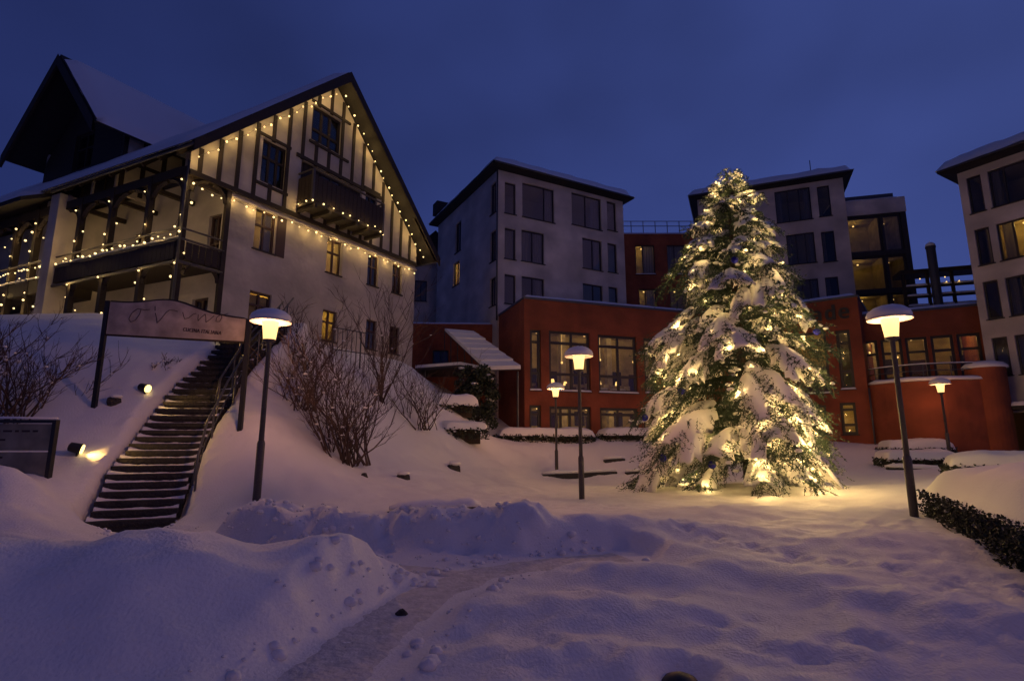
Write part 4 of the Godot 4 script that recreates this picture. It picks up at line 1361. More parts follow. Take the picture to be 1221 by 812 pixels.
func make_signs():
	var left := Vector3(-9.78, height(-9.78, 13.0), -13.0)
	var o := thing("arched_sign", "arched beige sign board with handwritten lettering on two dark posts above the stairs", "sign", left)
	var w := 3.42
	var yb := 3.98 - left.y
	for px in [0.0, w + 0.04]:
		var m := MB.new()
		m.span(Vector3(px - 0.05, (height(left.x + px, 13.0) - left.y) - 0.3, -0.04), Vector3(px + 0.05, 4.86 - left.y if px == 0.0 else 4.4 - left.y, 0.04))
		part(o, "post", m, M.black)
	var top := func(x): return 0.86 + 0.22 * exp(-pow((x - 1.55) / 0.75, 2)) - 0.13 * x
	var bot := func(x): return 0.06 - 0.055 * x
	var b := MB.new()
	var rim := []
	var n := 40
	for i in n:
		var x0 := lerpf(0.07, w - 0.03, i / float(n))
		var x1 := lerpf(0.07, w - 0.03, (i + 1) / float(n))
		for z in [0.035, -0.035]:
			var q := [Vector3(x0, yb + bot.call(x0), z), Vector3(x0, yb + top.call(x0), z), Vector3(x1, yb + top.call(x1), z), Vector3(x1, yb + bot.call(x1), z)]
			if z > 0: b.quad(q[0], q[1], q[2], q[3])
			else: b.quad(q[3], q[2], q[1], q[0])
		rim.append(Vector3(x0, yb + top.call(x0), 0.0))
	rim.append(Vector3(w - 0.03, yb + top.call(w - 0.03), 0))
	part(o, "board", b, M.sign)
	var r := MB.new()
	rim.append(Vector3(w - 0.03, yb + bot.call(w - 0.03), 0)); rim.append(Vector3(0.07, yb + bot.call(0.07), 0)); rim.append(rim[0])
	r.tube(rim, 0.04, 4)
	part(o, "rim", r, M.timber)
	# handwritten letters
	var s := MB.new()
	var V := func(a): return a.map(func(q): return Vector2(0.07 + (q[0] - 70) / 1060.0 * (w - 0.1), 0.92 - (q[1] - 105) / 265.0 * 0.98 + 0.02))
	stroke(s, V.call([[330, 182], [290, 176], [250, 205], [232, 245], [250, 266], [285, 252], [310, 215], [318, 180], [345, 186], [385, 182]]), 0.007)
	stroke(s, V.call([[422, 160], [426, 190]]), 0.007)
	stroke(s, V.call([[430, 205], [445, 240], [452, 272], [475, 250], [510, 205], [535, 186], [575, 188], [600, 195]]), 0.007)
	stroke(s, V.call([[640, 200], [650, 225], [660, 245], [690, 238], [720, 215], [745, 208]]), 0.007)
	stroke(s, V.call([[762, 215], [762, 240], [764, 258], [785, 235], [815, 212], [822, 235], [826, 268], [860, 245], [885, 222]]), 0.007)
	stroke(s, V.call([[935, 215], [905, 235], [902, 262], [930, 262], [945, 235], [935, 215], [965, 215], [990, 208]]), 0.007)
	for i in s.v.size(): s.v[i] += Vector3(0, yb, 0.04)
	part(o, "lettering", s, M.ink)
	var tm := TextMesh.new()
	var font := SystemFont.new()
	font.font_names = PackedStringArray(["Droid Sans"])
	tm.font = font
	tm.text = "CUCINA ITALIANA"
	tm.font_size = 32
	tm.pixel_size = 0.0036
	tm.depth = 0.012
	put(o, "small_lettering", tm, M.ink, Transform3D(Basis(Vector3(0, 0, 1), -0.1), Vector3(2.37, yb + 0.12, 0.042)))
	# information board by the path
	var g := ground_at(-9.6, 10.4)
	var p := thing("information_board", "grey information board in a black frame, standing in the snow by the stairs", "board", Vector3(-9.95, 0.08, -10.4), 4)
	var y0 := 0.72
	var y1 := 1.83
	var f := MB.new()
	for q in [[-0.9, 1.42, y1 - 0.06, y1], [-0.9, -0.83, y0 - 0.4, y1 - 0.06], [1.35, 1.42, y0 - 0.5, y1 - 0.06]]: f.span(Vector3(q[0], q[2], -0.05), Vector3(q[1], q[3], 0.05))
	part(p, "frame", f, M.black)
	for q in [[y0, 1.235], [1.265, y1 - 0.075]]:
		f = MB.new()
		f.span(Vector3(-0.82, q[0], -0.02), Vector3(1.33, q[1], 0.02))
		part(p, "panel", f, M.info)
	for q in [[1.62, 1.1], [1.46, 0.55], [1.14, 0.55], [0.98, 0.66], [0.82, 0.3]]:
		var lines := MB.new()
		var x := -0.7
		while x < q[1]:
			var ww := rng.randf_range(0.06, 0.22)
			lines.span(Vector3(x, q[0] - 0.018, 0.02), Vector3(minf(x + ww, q[1]), q[0] + 0.018, 0.023))
			x += ww + 0.05
		part(p, "printed_line", lines, M.ink).set_meta("kind", "stuff")
	put(p, "snow_cap", snow_on_line([Vector3(-0.9, y1 + 0.02, 0), Vector3(-0.2, y1 + 0.02, 0), Vector3(0.6, y1 + 0.02, 0), Vector3(1.4, y1 + 0.02, 0)], 0.05, 3), M.snow)

func spot(at: Vector3, aim: Vector3, energy: float, label: String):
	var o := thing("garden_spotlight", label, "spotlight", at, 0, "garden spotlights by the stairs")
	var dirv := aim.normalized()
	var m := MB.new()
	m.tube([Vector3(0, -0.25, 0), Vector3(0, 0.1, 0)], 0.02, 6)
	part(o, "spike", m, M.black)
	m = MB.new()
	var c := Vector3(0, 0.16, 0)
	m.tube([c - dirv * 0.16, c - dirv * 0.14, c + dirv * 0.07], [0.05, 0.09, 0.11], 12)
	part(o, "housing", m, M.black)
	m = MB.new()
	m.tube([c + dirv * 0.072, c + dirv * 0.1], [0.1, 0.09], 12)
	part(o, "lens", m, M.spot_glass, true)
	var l := SpotLight3D.new()
	l.name = "light"
	l.light_color = Color(1.0, 0.78, 0.42)
	l.light_energy = energy
	l.light_size = 0.06
	l.spot_angle = 62
	l.spot_range = 30
	l.spot_attenuation = 2.0
	l.shadow_enabled = true
	l.transform = Transform3D(Basis.looking_at(dirv, Vector3.UP), c + dirv * 0.14)
	o.add_child(l, true)

func shrub(x: float, d: float, h: float, spread: float, stems: int, label: String, seed_: int, called := "bare_shrub"):
	var o := thing(called, label, "shrub" if called == "bare_shrub" else "tree", ground_at(x, d) - Vector3(0, 0.08, 0), 0, "")
	var r := RandomNumberGenerator.new()
	r.seed = seed_
	var fine := MB.new()
	for s in stems:
		var a := r.randf() * TAU
		var lean := spread * sqrt(r.randf())
		var dirv := Vector3(cos(a) * lean, 1.0, sin(a) * lean).normalized()
		var m := MB.new()
		var bs := 0.1 + 0.13 * h if called == "bare_shrub" else 0.08
		var p := Vector3(r.randfn() * bs * 0.6, 0, r.randfn() * bs * 0.6)
		var pts := [p]
		var rad := []
		var n := 7
		var L := h * r.randf_range(0.4, 1.08)
		var r0 := r.randf_range(0.012, 0.024) * sqrt(h / 2.0)
		for i in n:
			dirv = (dirv + Vector3(r.randf_range(-0.3, 0.3), r.randf_range(-0.14, 0.16), r.randf_range(-0.3, 0.3))).normalized()
			p += dirv * L / n
			pts.append(p)
			if i > 0:
				for b in r.randi_range(1, 3):
					var bd := (dirv + Vector3(r.randf_range(-1, 1), r.randf_range(-0.1, 0.7), r.randf_range(-1, 1))).normalized()
					var bl := L * r.randf_range(0.12, 0.34)
					var bp := [p, p + bd * bl * 0.5, p + (bd + Vector3(0, 0.25, 0)).normalized() * bl]
					fine.tube(bp, [0.008, 0.006, 0.003], 3)
					for c in r.randi_range(1, 3):
						var cd := (bd + Vector3(r.randf_range(-0.9, 0.9), r.randf_range(0, 0.7), r.randf_range(-0.9, 0.9))).normalized()
						var st: Vector3 = bp[1].lerp(bp[2], r.randf())
						fine.tube([st, st + cd * bl * r.randf_range(0.3, 0.6)], [0.005, 0.0025], 3)
		for i in pts.size(): rad.append(lerpf(r0, 0.004, i / float(pts.size() - 1)))
		m.tube(pts, rad, 5)
		part(o, "stem", m, M.twig, true)
	var cl := MB.new()
	for i in stems * 2:
		var q: Vector3 = fine.v[r.randi() % fine.v.size()]
		if q.y < h * 0.65: blob(cl, q + Vector3(0, 0.015, 0), Vector3(0.045, 0.022, 0.045) * r.randf_range(0.5, 1.4), i, 6, 4)
	part(o, "snow_clumps", cl, M.snow, true).set_meta("kind", "stuff")
	part(o, "twigs", fine, M.twig).set_meta("kind", "stuff")

func leaf_quad(mb: MB, p: Vector3, s: float, r: RandomNumberGenerator):
	var u := Vector3(r.randf_range(-1, 1), r.randf_range(-1, 1), r.randf_range(-1, 1)).normalized()
	var w := u.cross(Vector3(r.randf_range(-1, 1), r.randf_range(-1, 1), r.randf_range(-1, 1))).normalized()
	mb.quad(p - u * s, p + w * s * 0.55, p + u * s, p - w * s * 0.55)

# a clipped hedge from (0, 0) along x with leaves all over its sides, and thick snow on top
func hedge(at: Vector3, turn: float, w: float, dep: float, h: float, snow: float, label: String, seed_: int, leaf := 0.05, dens := 260.0):
	var o := thing("snowy_hedge", label, "hedge", at, turn, "")
	var r := RandomNumberGenerator.new()
	r.seed = seed_
	var core := MB.new()
	core.span(Vector3(0.2, -0.3, -0.2), Vector3(w - 0.2, h - 0.06, -dep + 0.2))
	part(o, "branches", core, M.bark)
	var m := MB.new()
	var faces := [[Vector3(0, 0, 0), Vector3(w, 0, 0)], [Vector3(0, 0, -dep), Vector3(0, 0, 0)], [Vector3(w, 0, 0), Vector3(w, 0, -dep)], [Vector3(w, 0, -dep), Vector3(0, 0, -dep)]]
	for f in faces:
		var L: float = f[0].distance_to(f[1])
		var nrm: Vector3 = (f[1] - f[0]).normalized().cross(Vector3.UP) * -1.0
		for i in int(L * h * dens * 1.7):
			var q: Vector3 = f[0].lerp(f[1], r.randf())
			var y := r.randf_range(-0.1, h)
			var bulge := 0.07 * nz.get_noise_3d(q.x * 90 + seed_, y * 90, q.z * 90)
			leaf_quad(m, q + Vector3(0, y, 0) - nrm * (bulge + r.randf_range(-0.03, 0.17)), leaf * r.randf_range(0.7, 1.3), r)
	part(o, "leaves", m, M.hedge_leaf).set_meta("kind", "stuff")
	# snow load: overhangs a little, with an uneven lower rim
	var n := 34
	var k := 16
	var sb := MB.new()
	var g := []
	for j in k + 1:
		var row := []
		for i in n + 1:
			var fx := i / float(n)
			var fz := j / float(k)
			var ex := 1.0 - pow(absf(fx * 2 - 1), 8.0)
			var ez := 1.0 - pow(absf(fz * 2 - 1), 5.0)
			var x := lerpf(-0.05, w + 0.05, fx)
			var z := lerpf(0.06, -dep - 0.06, fz)
			var y := h + snow * pow(maxf(ex * ez, 0.0), 0.45) * (1.0 + 0.3 * nz.get_noise_2d(x * 50 + seed_ * 31, z * 50)) - 0.02
			if i == 0 or i == n or j == 0 or j == k: y = h - 0.05 - 0.14 * absf(nz.get_noise_2d(x * 160 + seed_ * 7, z * 160))
			row.append(Vector3(x, y, z))
		g.append(row)
	for j in k:
		for i in n: sb.quad(g[j][i], g[j + 1][i], g[j + 1][i + 1], g[j][i + 1])
	part(o, "snow_load", sb, M.snow, true)
	# clumps of snow caught in the leaves
	var cl := MB.new()
	for i in int((w + dep) * 3):
		var f: Array = faces[0] if r.randf() < w / (w + dep) else faces[1]
		blob(cl, f[0].lerp(f[1], r.randf()) + Vector3(0, r.randf_range(0.1, h), 0.02), Vector3(0.07, 0.035, 0.05) * r.randf_range(0.5, 1.2), i, 6, 4)
	part(o, "snow_clumps", cl, M.snow, true).set_meta("kind", "stuff")

func evergreen(at: Vector3, h: float, rad: float, label: String, seed_: int):
	var o := thing("evergreen_bush", label, "bush", at, 0)
	var r := RandomNumberGenerator.new()
	r.seed = seed_
	var t := MB.new()
	t.tube([Vector3(0, -0.2, 0), Vector3(0.1, h * 0.4, 0), Vector3(-0.05, h * 0.85, 0)], [0.12, 0.09, 0.03], 7)
	for i in 9:
		var a := r.randf() * TAU
		var y := h * r.randf_range(0.2, 0.8)
		t.tube([Vector3(0, y, 0), Vector3(cos(a), 0.5, sin(a)) * rad * 0.7 + Vector3(0, y, 0)], [0.04, 0.015], 5)
	part(o, "trunk", t, M.bark)
	var m := MB.new()
	var clumps := []
	for i in 46:
		var f := r.randf()
		var rr := rad * (0.55 + 0.45 * sin(PI * (0.25 + 0.7 * f))) * sqrt(r.randf())
		var a := r.randf() * TAU
		clumps.append([Vector3(cos(a) * rr, h * (0.05 + 0.92 * f), sin(a) * rr), r.randf_range(0.25, 0.5)])
	for c in clumps:
		for i in 120:
			var q: Vector3 = Vector3(r.randfn(), r.randfn(), r.randfn()).normalized() * c[1] * pow(r.randf(), 0.4)
			leaf_quad(m, c[0] + q, 0.08, r)
	part(o, "leaves", m, M.leaf).set_meta("kind", "stuff")
	var s := MB.new()
	for c in clumps:
		if r.randf() < 0.22: blob(s, c[0] + Vector3(0, c[1] * 0.8, 0), Vector3(c[1] * 0.4, 0.06, c[1] * 0.4), c[1] * 100)
	part(o, "snow_clumps", s, M.snow, true).set_meta("kind", "stuff")

# ---------------------------------------------------------------- the lit fir tree
const TREE_H := 10.4
func tree_radius(y: float) -> float:
	var f := clampf(y / 10.3, 0.0, 1.0)
	return (3.22 * (1.0 - pow(f, 2.5)) + 0.1) * (0.86 + 0.14 * smoothstep(0.0, 1.2, y))

func make_tree(at: Vector3):
	var o := thing("christmas_tree", "tall snow laden fir tree wound with warm lights in the middle of the square", "fir tree", at)
	var r := RandomNumberGenerator.new()
	r.seed = 77
	var t := MB.new()
	t.tube([Vector3(0, -0.3, 0), Vector3(0.03, 3, 0), Vector3(-0.03, 7, 0.02), Vector3(0, TREE_H, 0)], [0.2, 0.16, 0.09, 0.012], 9)
	part(o, "trunk", t, M.bark, true)
	var lights := [[], [], []]
	var tips := []
	var bundle := []
	var N := 148
	for i in N:
		var f := pow((i + 0.5) / N, 1.05)
		var y0 := lerpf(0.75, TREE_H - 0.12, f)
		var az := i * 2.39996 + r.randf_range(-0.4, 0.4)
		var L := tree_radius(y0 - 0.5) * r.randf_range(0.7, 1.1) * lerpf(1.0, 0.8, pow(f, 4.0)) * (1.0 - 0.13 * cos(az)) + 0.05
		var out := Vector3(cos(az), 0, sin(az))
		var rt := Vector3(-out.z, 0, out.x)
		var top := pow(f, 5.0)
		var sag := r.randf_range(0.42, 0.8) * lerpf(1.0, -0.3, top)
		var lift := r.randf_range(0.12, 0.4)
		var swing := r.randf_range(-0.3, 0.3)
		var low := 0.12 - y0
		var at_s := func(s: float) -> Vector3:
			return Vector3(0, y0, 0) + out * L * s * (1 - 0.12 * s * s) + rt * swing * s * s * L * 0.5 + Vector3(0, maxf((lift * s - sag * pow(s, 2.3)) * L, low * s), 0)
		var m := MB.new()
		var pts := []
		var rad := []
		for k in 6:
			pts.append(at_s.call(k / 5.0)); rad.append(lerpf(0.03 + 0.008 * L, 0.008, k / 5.0))
		m.tube(pts, rad, 4)
		var wide := 0.16 + 0.24 * L
		var steps := maxi(7, int(L / 0.062))
		for k in steps:
			var s := lerpf(0.14, 1.03, (k + r.randf()) / steps)
			var c: Vector3 = at_s.call(s)
			for e in [-1, 1]:
				var tl: float = wide * pow(maxf(sin(PI * clampf(0.1 + 0.86 * (1.05 - s), 0, 1)), 0.05), 0.7) * r.randf_range(0.5, 1.15) + 0.08
				var td: Vector3 = (rt * e * r.randf_range(0.5, 1.1) + out * r.randf_range(0.35, 1.0) + Vector3(0, r.randf_range(-1.0, 0.05), 0)).normalized()
				var blades := clampi(int(tl / 0.03), 4, 17)
				for b in blades:
					var q: Vector3 = c + td * tl * (b + r.randf()) / blades + Vector3(0, -0.25 * tl * pow(b / float(blades), 2), 0)
					var nd := (td * 0.6 + Vector3(r.randf_range(-1, 1), r.randf_range(-1.1, 0.5), r.randf_range(-1, 1))).normalized()
					var nw := nd.cross(Vector3(r.randf_range(-1, 1), r.randf_range(-1, 1), r.randf_range(-1, 1))).normalized()
					var nl := r.randf_range(0.06, 0.12)
					m.tri(q - nw * 0.017, q + nw * 0.017, q + nd * nl)
		var bough := part(o, "bough", m, M.needle)
		# the snow it carries: a thick drooping pad with fingers, and clumps on the twigs
		var sm := MB.new()
		if r.randf() < 0.84 and f < 0.95:
			var fingers := r.randi_range(1, 3)
			for g in fingers:
				var rings := []
				var s0 := r.randf_range(0.3, 0.5) + 0.1 * g
				var s1 := r.randf_range(0.88, 1.0)
				var pw := (0.09 + 0.10 * L) * r.randf_range(0.75, 1.2) * (1.0 if g == 0 else 0.62)
				var th := r.randf_range(0.07, 0.13) * (0.55 + 0.2 * L)
				var fan := 0.0 if g == 0 else (1.0 if g == 1 else -1.0) * wide * r.randf_range(0.45, 0.75)
				for k in 12:
					var fs := k / 11.0
					var c: Vector3 = at_s.call(lerpf(s0, s1, fs)) + rt * fan * fs - Vector3(0, absf(fan) * 0.5 * fs, 0)
					var ww: float = pw * pow(sin(PI * clampf(0.08 + 0.8 * fs, 0, 1)), 0.7) * (1.0 + 0.6 * nz.get_noise_2d(k * 120, i * 37 + g * 900))
					var ring := PackedVector3Array()
					for a in 12:
						var an := TAU * a / 12
						var cx := cos(an)
						var sy := sin(an)
						var lat := cx * ww * (1.0 + 0.7 * nz.get_noise_3d(k * 150, a * 170, i * 37 + g * 70))
						var up := (th * (sy if sy > 0 else 0.2 * sy)) * (1.0 + 0.7 * nz.get_noise_3d(k * 170 + 50, a * 170, i * 41)) * (0.4 + 0.6 * sin(PI * fs))
						ring.append(c + rt * lat + Vector3(0, up + 0.03 - 0.9 * lat * lat / maxf(pw, 0.1), 0) + out * up * 0.5)
					rings.append(ring)
				sm.ring_strip(rings)
		for q in r.randi_range(6, 12):
			var s := r.randf_range(0.3, 1.0)
			var c: Vector3 = at_s.call(s)
			var lat := r.randf_range(-1, 1) * wide * 0.9 * (1.2 - s * 0.7)
			var cr := r.randf_range(0.025, 0.085) * (0.7 + 0.12 * L)
			blob(sm, c + rt * lat + out * absf(lat) * 0.5 + Vector3(0, 0.02 - absf(lat) * 0.5, 0), Vector3(cr * 1.3, cr * 0.6, cr * 1.3), i * 10 + q, 6, 4)
		part(bough, "snow", sm, M.snow, true).set_meta("kind", "stuff")
		tips.append(at + at_s.call(0.95))
		if y0 < 3.2 and fposmod(az, TAU) > 0.3 and fposmod(az, TAU) < 1.8:
			for q in 4: bundle.append(at + at_s.call(r.randf_range(0.6, 1.0)) + rt * r.randf_range(-0.35, 0.35) * wide + Vector3(0, r.randf_range(0.03, 0.14), 0))
		for q in (2 if f < 0.5 else 1):
			if f > 0.97: continue
			var s := r.randf_range(0.62, 0.97)
			var side_ := (1.0 if q else -1.0) * r.randf_range(0.05, 0.5) * wide
			lights[0 if y0 < 3.0 else (1 if y0 < 6.2 else 2)].append(at + at_s.call(s) + rt * side_ + Vector3(0, r.randf_range(0.02, 0.16) - absf(side_) * 0.4, 0))
	# baubles hang at the bough ends
	for q in [Vector3(4.04, 3.2, 16.6), Vector3(4.8, 2.5, 15.6), Vector3(3.85, 2.1, 16.6), Vector3(5.6, 1.6, 14.7), Vector3(3.85, 0.9, 15.8), Vector3(9.2, 2.43, 15.9), Vector3(8.9, 5.3, 16.3), Vector3(7.6, 8.4, 16.6), Vector3(6.3, 6.8, 16.2), Vector3(7.2, 3.4, 14.6)]:
		var p := Vector3(q.x, q.y, -q.z)
		var best: Vector3 = tips[0]
		for tp in tips:
			if tp.distance_to(p) < best.distance_to(p): best = tp
		tips.erase(best)
		p = best + Vector3(0, -0.22, 0)
		var b := thing("blue_bauble", "shiny blue bauble hanging from a bough of the lit fir tree", "bauble", p, 0, "blue baubles on the fir tree")
		var m := MB.new()
		m.lathe([Vector2(0.01, -0.115), Vector2(0.05, -0.1), Vector2(0.095, -0.06), Vector2(0.115, 0), Vector2(0.095, 0.06), Vector2(0.05, 0.1), Vector2(0.02, 0.113)], 14)
		part(b, "ball", m, M.bauble, true)
		m = MB.new()
		m.lathe([Vector2(0.022, 0.108), Vector2(0.022, 0.14)], 8)
		m.tube([Vector3(0, 0.14, 0), Vector3(0, 0.26, 0)], 0.005, 3)
		part(b, "hanger", m, M.steel)
	# light strings nested in the boughs
	for k in 3:
		bulbs(["warm bulbs nested in the lowest boughs of the fir", "warm bulbs nested in the middle boughs of the fir", "warm bulbs nested in the upper boughs of the fir"][k], lights[k], [0.33, 0.34, 0.28][k], 0.75, 1.15, r)
	bulbs("bright bundle of warm bulbs at the foot of the fir tree", bundle, 0.7, 1.1, 1.9, r)

func bulbs(label: String, spots: Array, energy: float, lo: float, hi: float, r: RandomNumberGenerator):
	spots.sort_custom(func(p, q): return p.y < q.y)
	var o := thing("light_string", label, "light string", spots[0], 0, "warm light strings on the fir tree")
	for q in spots:
		var b := put(o, "bulb", bulb_mesh, M.bulb, Transform3D(Basis.IDENTITY.scaled(Vector3.ONE * r.randf_range(lo, hi)), q - spots[0]))
		omni(o, b.position, WARM, energy, 0.05)

# ---------------------------------------------------------------- small stone and wood things
func kerb(a: Vector3, b: Vector3, label: String, called := "terrace_kerb"):
	var o := thing(called, label, "kerb", a, 0, "")
	var m := MB.new()
	m.bar(Vector3(0, -0.12, 0), b - a + Vector3(0, -0.12, 0), 0.22, 0.34)
	part(o, "stone", m, M.dark_stone)
	var pts := []
	for i in 9: pts.append((b - a) * i / 8.0 + Vector3(0, 0.09, -0.08))
	put(o, "snow_cap", snow_on_line(pts, 0.17, int(a.x * 10)), M.snow)

func make_outdoors():
	make_stairs()
	make_signs()
	street_lamp(-5.0, 11.2, 3.85, "mushroom street lamp with snow cap beside the foot of the stone stairs", 2.7)
	street_lamp(7.66, 10.95, 4.15, "mushroom street lamp with snow cap beside the large snowy hedge", 2.7)
	street_lamp(1.86, 15.24, 4.15, "mushroom street lamp with snow cap standing in the open square before the terrace steps", 2.7)
	street_lamp(1.97, 25.0, 4.15, "mushroom street lamp with snow cap at the terrace kerb before the restaurant windows", 2.7)
	street_lamp(19.4, 25.0, 3.6, "mushroom street lamp with snow cap against the curved red terrace wall", 1.7)
	street_lamp(4.2, -2.8, 4.15, "mushroom street lamp on the near side of the square behind the footprints", 2.9)
	street_lamp(10.6, 26.2, 4.15, "mushroom street lamp with snow cap hidden behind the lit fir tree", 2.7)
	make_tree(Vector3(7.32, height(7.32, 17.5) - 0.1, -17.5))
	# spotlights half buried beside the stairs
	spot(ground_at(-8.95, 11.6) + Vector3(0, 0.0, 0), Vector3(0.75, -0.22, -0.4), 0.8, "small garden spotlight in the snow beside the lowest stone steps")
	spot(ground_at(-9.1, 13.7) + Vector3(0, -0.02, 0), Vector3(0.8, -0.2, 0.1), 1.0, "small garden spotlight in the snow halfway up the stairs")
	spot(ground_at(-8.9, 16.3) + Vector3(0, 0.0, 0), Vector3(0.8, -0.15, 0.2), 0.6, "small garden spotlight in the snow near the top of the stairs")
	# shrubs
	shrub(-4.35, 14.8, 3.5, 0.85, 46, "large bare many stemmed shrub on the snow slope below the house", 5)
	shrub(-5.9, 15.4, 2.0, 0.75, 24, "lower bare shrub on the slope between stairs and large shrub", 6)
	shrub(-6.4, 16.8, 2.1, 0.8, 22, "bare shrub on the slope crest near the house railing", 16)
	shrub(-4.6, 19.5, 4.6, 0.42, 12, "slender bare young tree before the house wall facing the square", 7, "bare_tree")
	shrub(-3.4, 20.5, 2.6, 0.7, 20, "bare shrub on the slope towards the red annex", 8)
	shrub(-10.9, 12.1, 2.3, 0.8, 36, "wide bare shrub on the bank above the information board", 9)
	shrub(-12.6, 12.6, 2.2, 0.8, 26, "bare shrub at the end of the bank beyond the information board", 10)
	shrub(-9.4, 14.6, 0.5, 0.9, 8, "tiny bare twigs poking from the snow by the sign post", 11)
	# hedges
	var hl := Vector3(1.2, 0, -28.7)
	hedge(Vector3(-0.6, 1.45, -28.0), 17, 5.2, 1.0, 0.42, 0.4, "long low snowy hedge under the lower restaurant windows", 21, 0.07, 170)
	hedge(Vector3(4.9, 1.5, -29.6), 19, 6.0, 1.0, 0.42, 0.4, "low snowy hedge under the restaurant windows next to the fir tree", 22, 0.07, 170)
	hedge(Vector3(8.2, 0.0, -11.3), -116, 7.0, 3.6, 0.58, 0.58, "large square hedge under a thick block of snow beside the street lamp", 23, 0.032, 800)
	hedge(Vector3(15.6, 0.35, -23.4), -12, 2.6, 1.4, 0.5, 0.36, "snowy hedge block on the low stone edge before the terrace wall", 24, 0.06, 220)
	hedge(Vector3(17.6, 0.7, -26.2), -14, 2.6, 1.5, 0.55, 0.4, "snowy hedge block tucked in below the curved terrace wall", 25, 0.06, 220)
	hedge(Vector3(13.9, 0.45, -17.9), -30, 3.6, 1.6, 0.36, 0.4, "snowy hedge before the dark entrance of the corner tower", 26, 0.06, 220)
	hedge(Vector3(-2.6, height(-2.4, 22.4) - 0.05, -22.3), 35, 1.9, 0.9, 0.35, 0.3, "short snowy hedge at the foot of the house slope", 27, 0.06, 220)
	hedge(Vector3(-3.2, height(-2.9, 24.6) - 0.05, -24.4), 35, 2.0, 1.0, 0.3, 0.45, "short snowy hedge higher on the slope by the dark evergreen", 28, 0.06, 220)
	evergreen(Vector3(-1.75, 1.35, -27.3), 3.9, 1.05, "tall dark evergreen bush standing under the entrance canopy", 31)
	# kerbs that show under the snow of the terraces
	kerb(Vector3(1.3, 0.06, -24.4), Vector3(4.7, 0.14, -25.6), "dark stone kerb of the lowest terrace next to the street lamp")
	kerb(Vector3(5.1, 0.12, -25.4), Vector3(8.2, 0.18, -26.2), "dark stone kerb of the lowest terrace towards the fir tree")
	kerb(Vector3(4.4, 0.62, -26.9), Vector3(5.4, 0.66, -27.2), "short dark stone kerb of the second terrace")
	kerb(Vector3(-2.35, height(-2.35, 10.9) - 0.03, -10.9), Vector3(-0.65, height(-0.65, 11.5) - 0.02, -11.5), "dark bench slat showing under snow behind the trodden path", "snowed_in_bench")
	kerb(Vector3(15.2, 0.42, -23.0), Vector3(17.2, 0.36, -22.4), "low pale stone edge under the snow before the hedge block")
	# stones and dark lumps in the snow
	var lumps := [[-2.0, 19.3, 0.32, "dark angular stone on the slope below the short hedge"], [-3.0, 15.6, 0.2, "dark stone in the snow beside the large bare shrub"], [-9.7, 9.55, 0.14, "dark stone under the snow heap by the information board"],
		[-0.98, 5.3, 0.07, "small dark clod at the edge of the trodden path"], [-3.7, 14.2, 0.1, "small dark clod on the snow below the large shrub"], [-8.4, 16.9, 0.3, "dark boulder beside the top of the stairs"],
		[-9.5, 13.25, 0.16, "dark stone at the foot of the sign post"]]
	for q in lumps:
		var s := thing("stone", q[3], "stone", Vector3(q[0], base_height(q[0], q[1]) + 0.02, -q[1]) if q[1] > 12 else ground_at(q[0], q[1]), q[0] * 50)
		var m := MB.new()
		blob(m, Vector3(0, -q[2] * 0.35, 0), Vector3(q[2] * 1.0, q[2] * 1.0, q[2] * 0.9), q[0] * 13, 9, 6)
		part(s, "rock", m, M.dark_stone)
		if q[2] > 0.15:
			m = MB.new()
			blob(m, Vector3(q[2] * 0.1, q[2] * 0.5, -0.06), Vector3(q[2] * 0.9, q[2] * 0.28, q[2] * 0.7), q[0] * 5)
			part(s, "snow_cap", m, M.snow, true)
	var hb := thing("ground_lamp", "black round lamp head half buried in a snow hollow of the square", "lamp head", ground_at(1.1, 3.95) + Vector3(0, 0.03, 0))
	var hm := MB.new()
	hm.lathe([Vector2(0.13, -0.1), Vector2(0.13, 0.02), Vector2(0.1, 0.06), Vector2(0.04, 0.085), Vector2(0.005, 0.09)], 18)
	part(hb, "dome", hm, M.black, true)
	hm = MB.new()
	hm.lathe([Vector2(0.15, -0.12), Vector2(0.15, 0.0), Vector2(0.135, 0.01)], 18)
	part(hb, "rim", hm, M.steel, true)
	# railing on the terrace before the house
	var f := thing("iron_railing", "thin iron railing on the snow crest before the house wall", "railing", Vector3(-6.5, 0, -19.7), 50)
	var gy := 4.65
	for i in 10:
		var m := MB.new()
		m.tube([Vector3(i * 0.2, gy - 0.5, 0), Vector3(i * 0.2, gy + 0.95, 0)], 0.014 if i % 6 else 0.03, 5)
		part(f, "baluster", m, M.steel)
	for yy in [gy + 0.95, gy + 0.15]:
		var m := MB.new()
		m.tube([Vector3(0, yy, 0), Vector3(1.8, yy, 0)], 0.022, 5)
		part(f, "rail", m, M.steel)

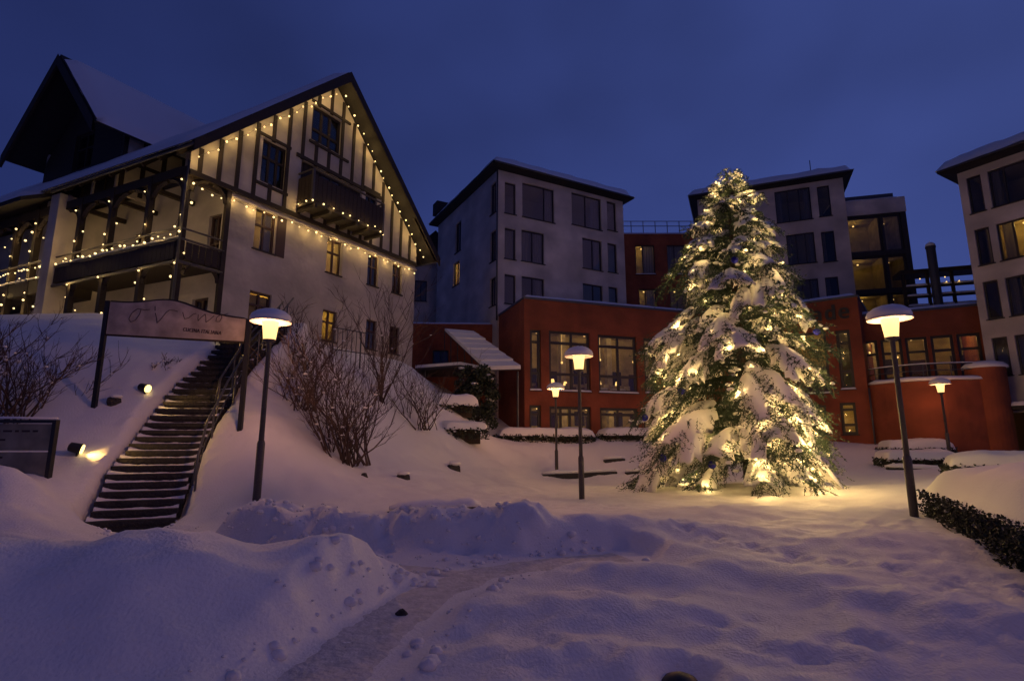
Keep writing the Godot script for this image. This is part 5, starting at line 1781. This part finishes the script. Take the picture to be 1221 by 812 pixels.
func _ready():
	rng.seed = 12345
	nz.noise_type = FastNoiseLite.TYPE_SIMPLEX_SMOOTH
	nz.seed = 11
	nz.frequency = 0.01
	# camera
	var cam := Camera3D.new()
	cam.name = "camera"
	cam.fov = 63.2
	cam.position = Vector3(0, 1.5, 0)
	cam.rotation.x = deg_to_rad(10.4)
	cam.near = 0.05
	cam.far = 900.0
	add_child(cam)
	cam.current = true
	# dusk sky
	var sky_m := PanoramaSkyMaterial.new()
	var ci := Image.create(512, 256, false, Image.FORMAT_RGBF)
	var cn := FastNoiseLite.new()
	cn.seed = 5; cn.frequency = 0.012; cn.fractal_octaves = 4
	for y in 256:
		for x in 512:
			var a := TAU * x / 512.0                      # 0 looks along -z, growing towards +x
			var e := (0.5 - y / 256.0) * PI
			var v := cn.get_noise_3d(cos(a) * cos(e) * 150, sin(e) * 260, sin(a) * cos(e) * 150)
			var glowing := 0.5 + 0.5 * cos(a - deg_to_rad(65)) * cos(e)       # the side where the day went
			var k := lerpf(0.32, 1.16, glowing) * lerpf(1.0, 0.72, smoothstep(0.75, 1.4, e)) * (1.0 + 0.30 * exp(-maxf(e, 0.0) / 0.28)) * (1.0 + 0.3 * v)
			var c := Vector3(0.022, 0.035, 0.168).lerp(Vector3(0.034, 0.052, 0.185), glowing) * k
			if e < 0: c *= 0.35
			ci.set_pixel(x, y, Color(c.x, c.y, c.z))
	sky_m.panorama = ImageTexture.create_from_image(ci)
	var env := Environment.new()
	env.background_mode = Environment.BG_SKY
	env.sky = Sky.new()
	env.sky.sky_material = sky_m
	env.tonemap_mode = Environment.TONE_MAPPER_LINEAR
	env.tonemap_exposure = 1.0
	env.background_energy_multiplier = 1.0
	env.sdfgi_enabled = true
	env.ssao_enabled = true
	env.ssil_enabled = true
	var we := WorldEnvironment.new()
	we.name = "environment"
	we.environment = env
	add_child(we)
	# the last afterglow, very soft
	var sun := DirectionalLight3D.new()
	sun.name = "afterglow"
	sun.light_color = Color(1.0, 0.65, 0.45)
	sun.light_energy = 0.01
	sun.light_angular_distance = 40.0
	sun.shadow_enabled = true
	sun.sky_mode = DirectionalLight3D.SKY_MODE_LIGHT_ONLY
	sun.rotation_degrees = Vector3(-32, 50, 0)
	add_child(sun)
	make_materials()
	make_ground()
	make_house()
	make_hotel()
	make_outdoors()
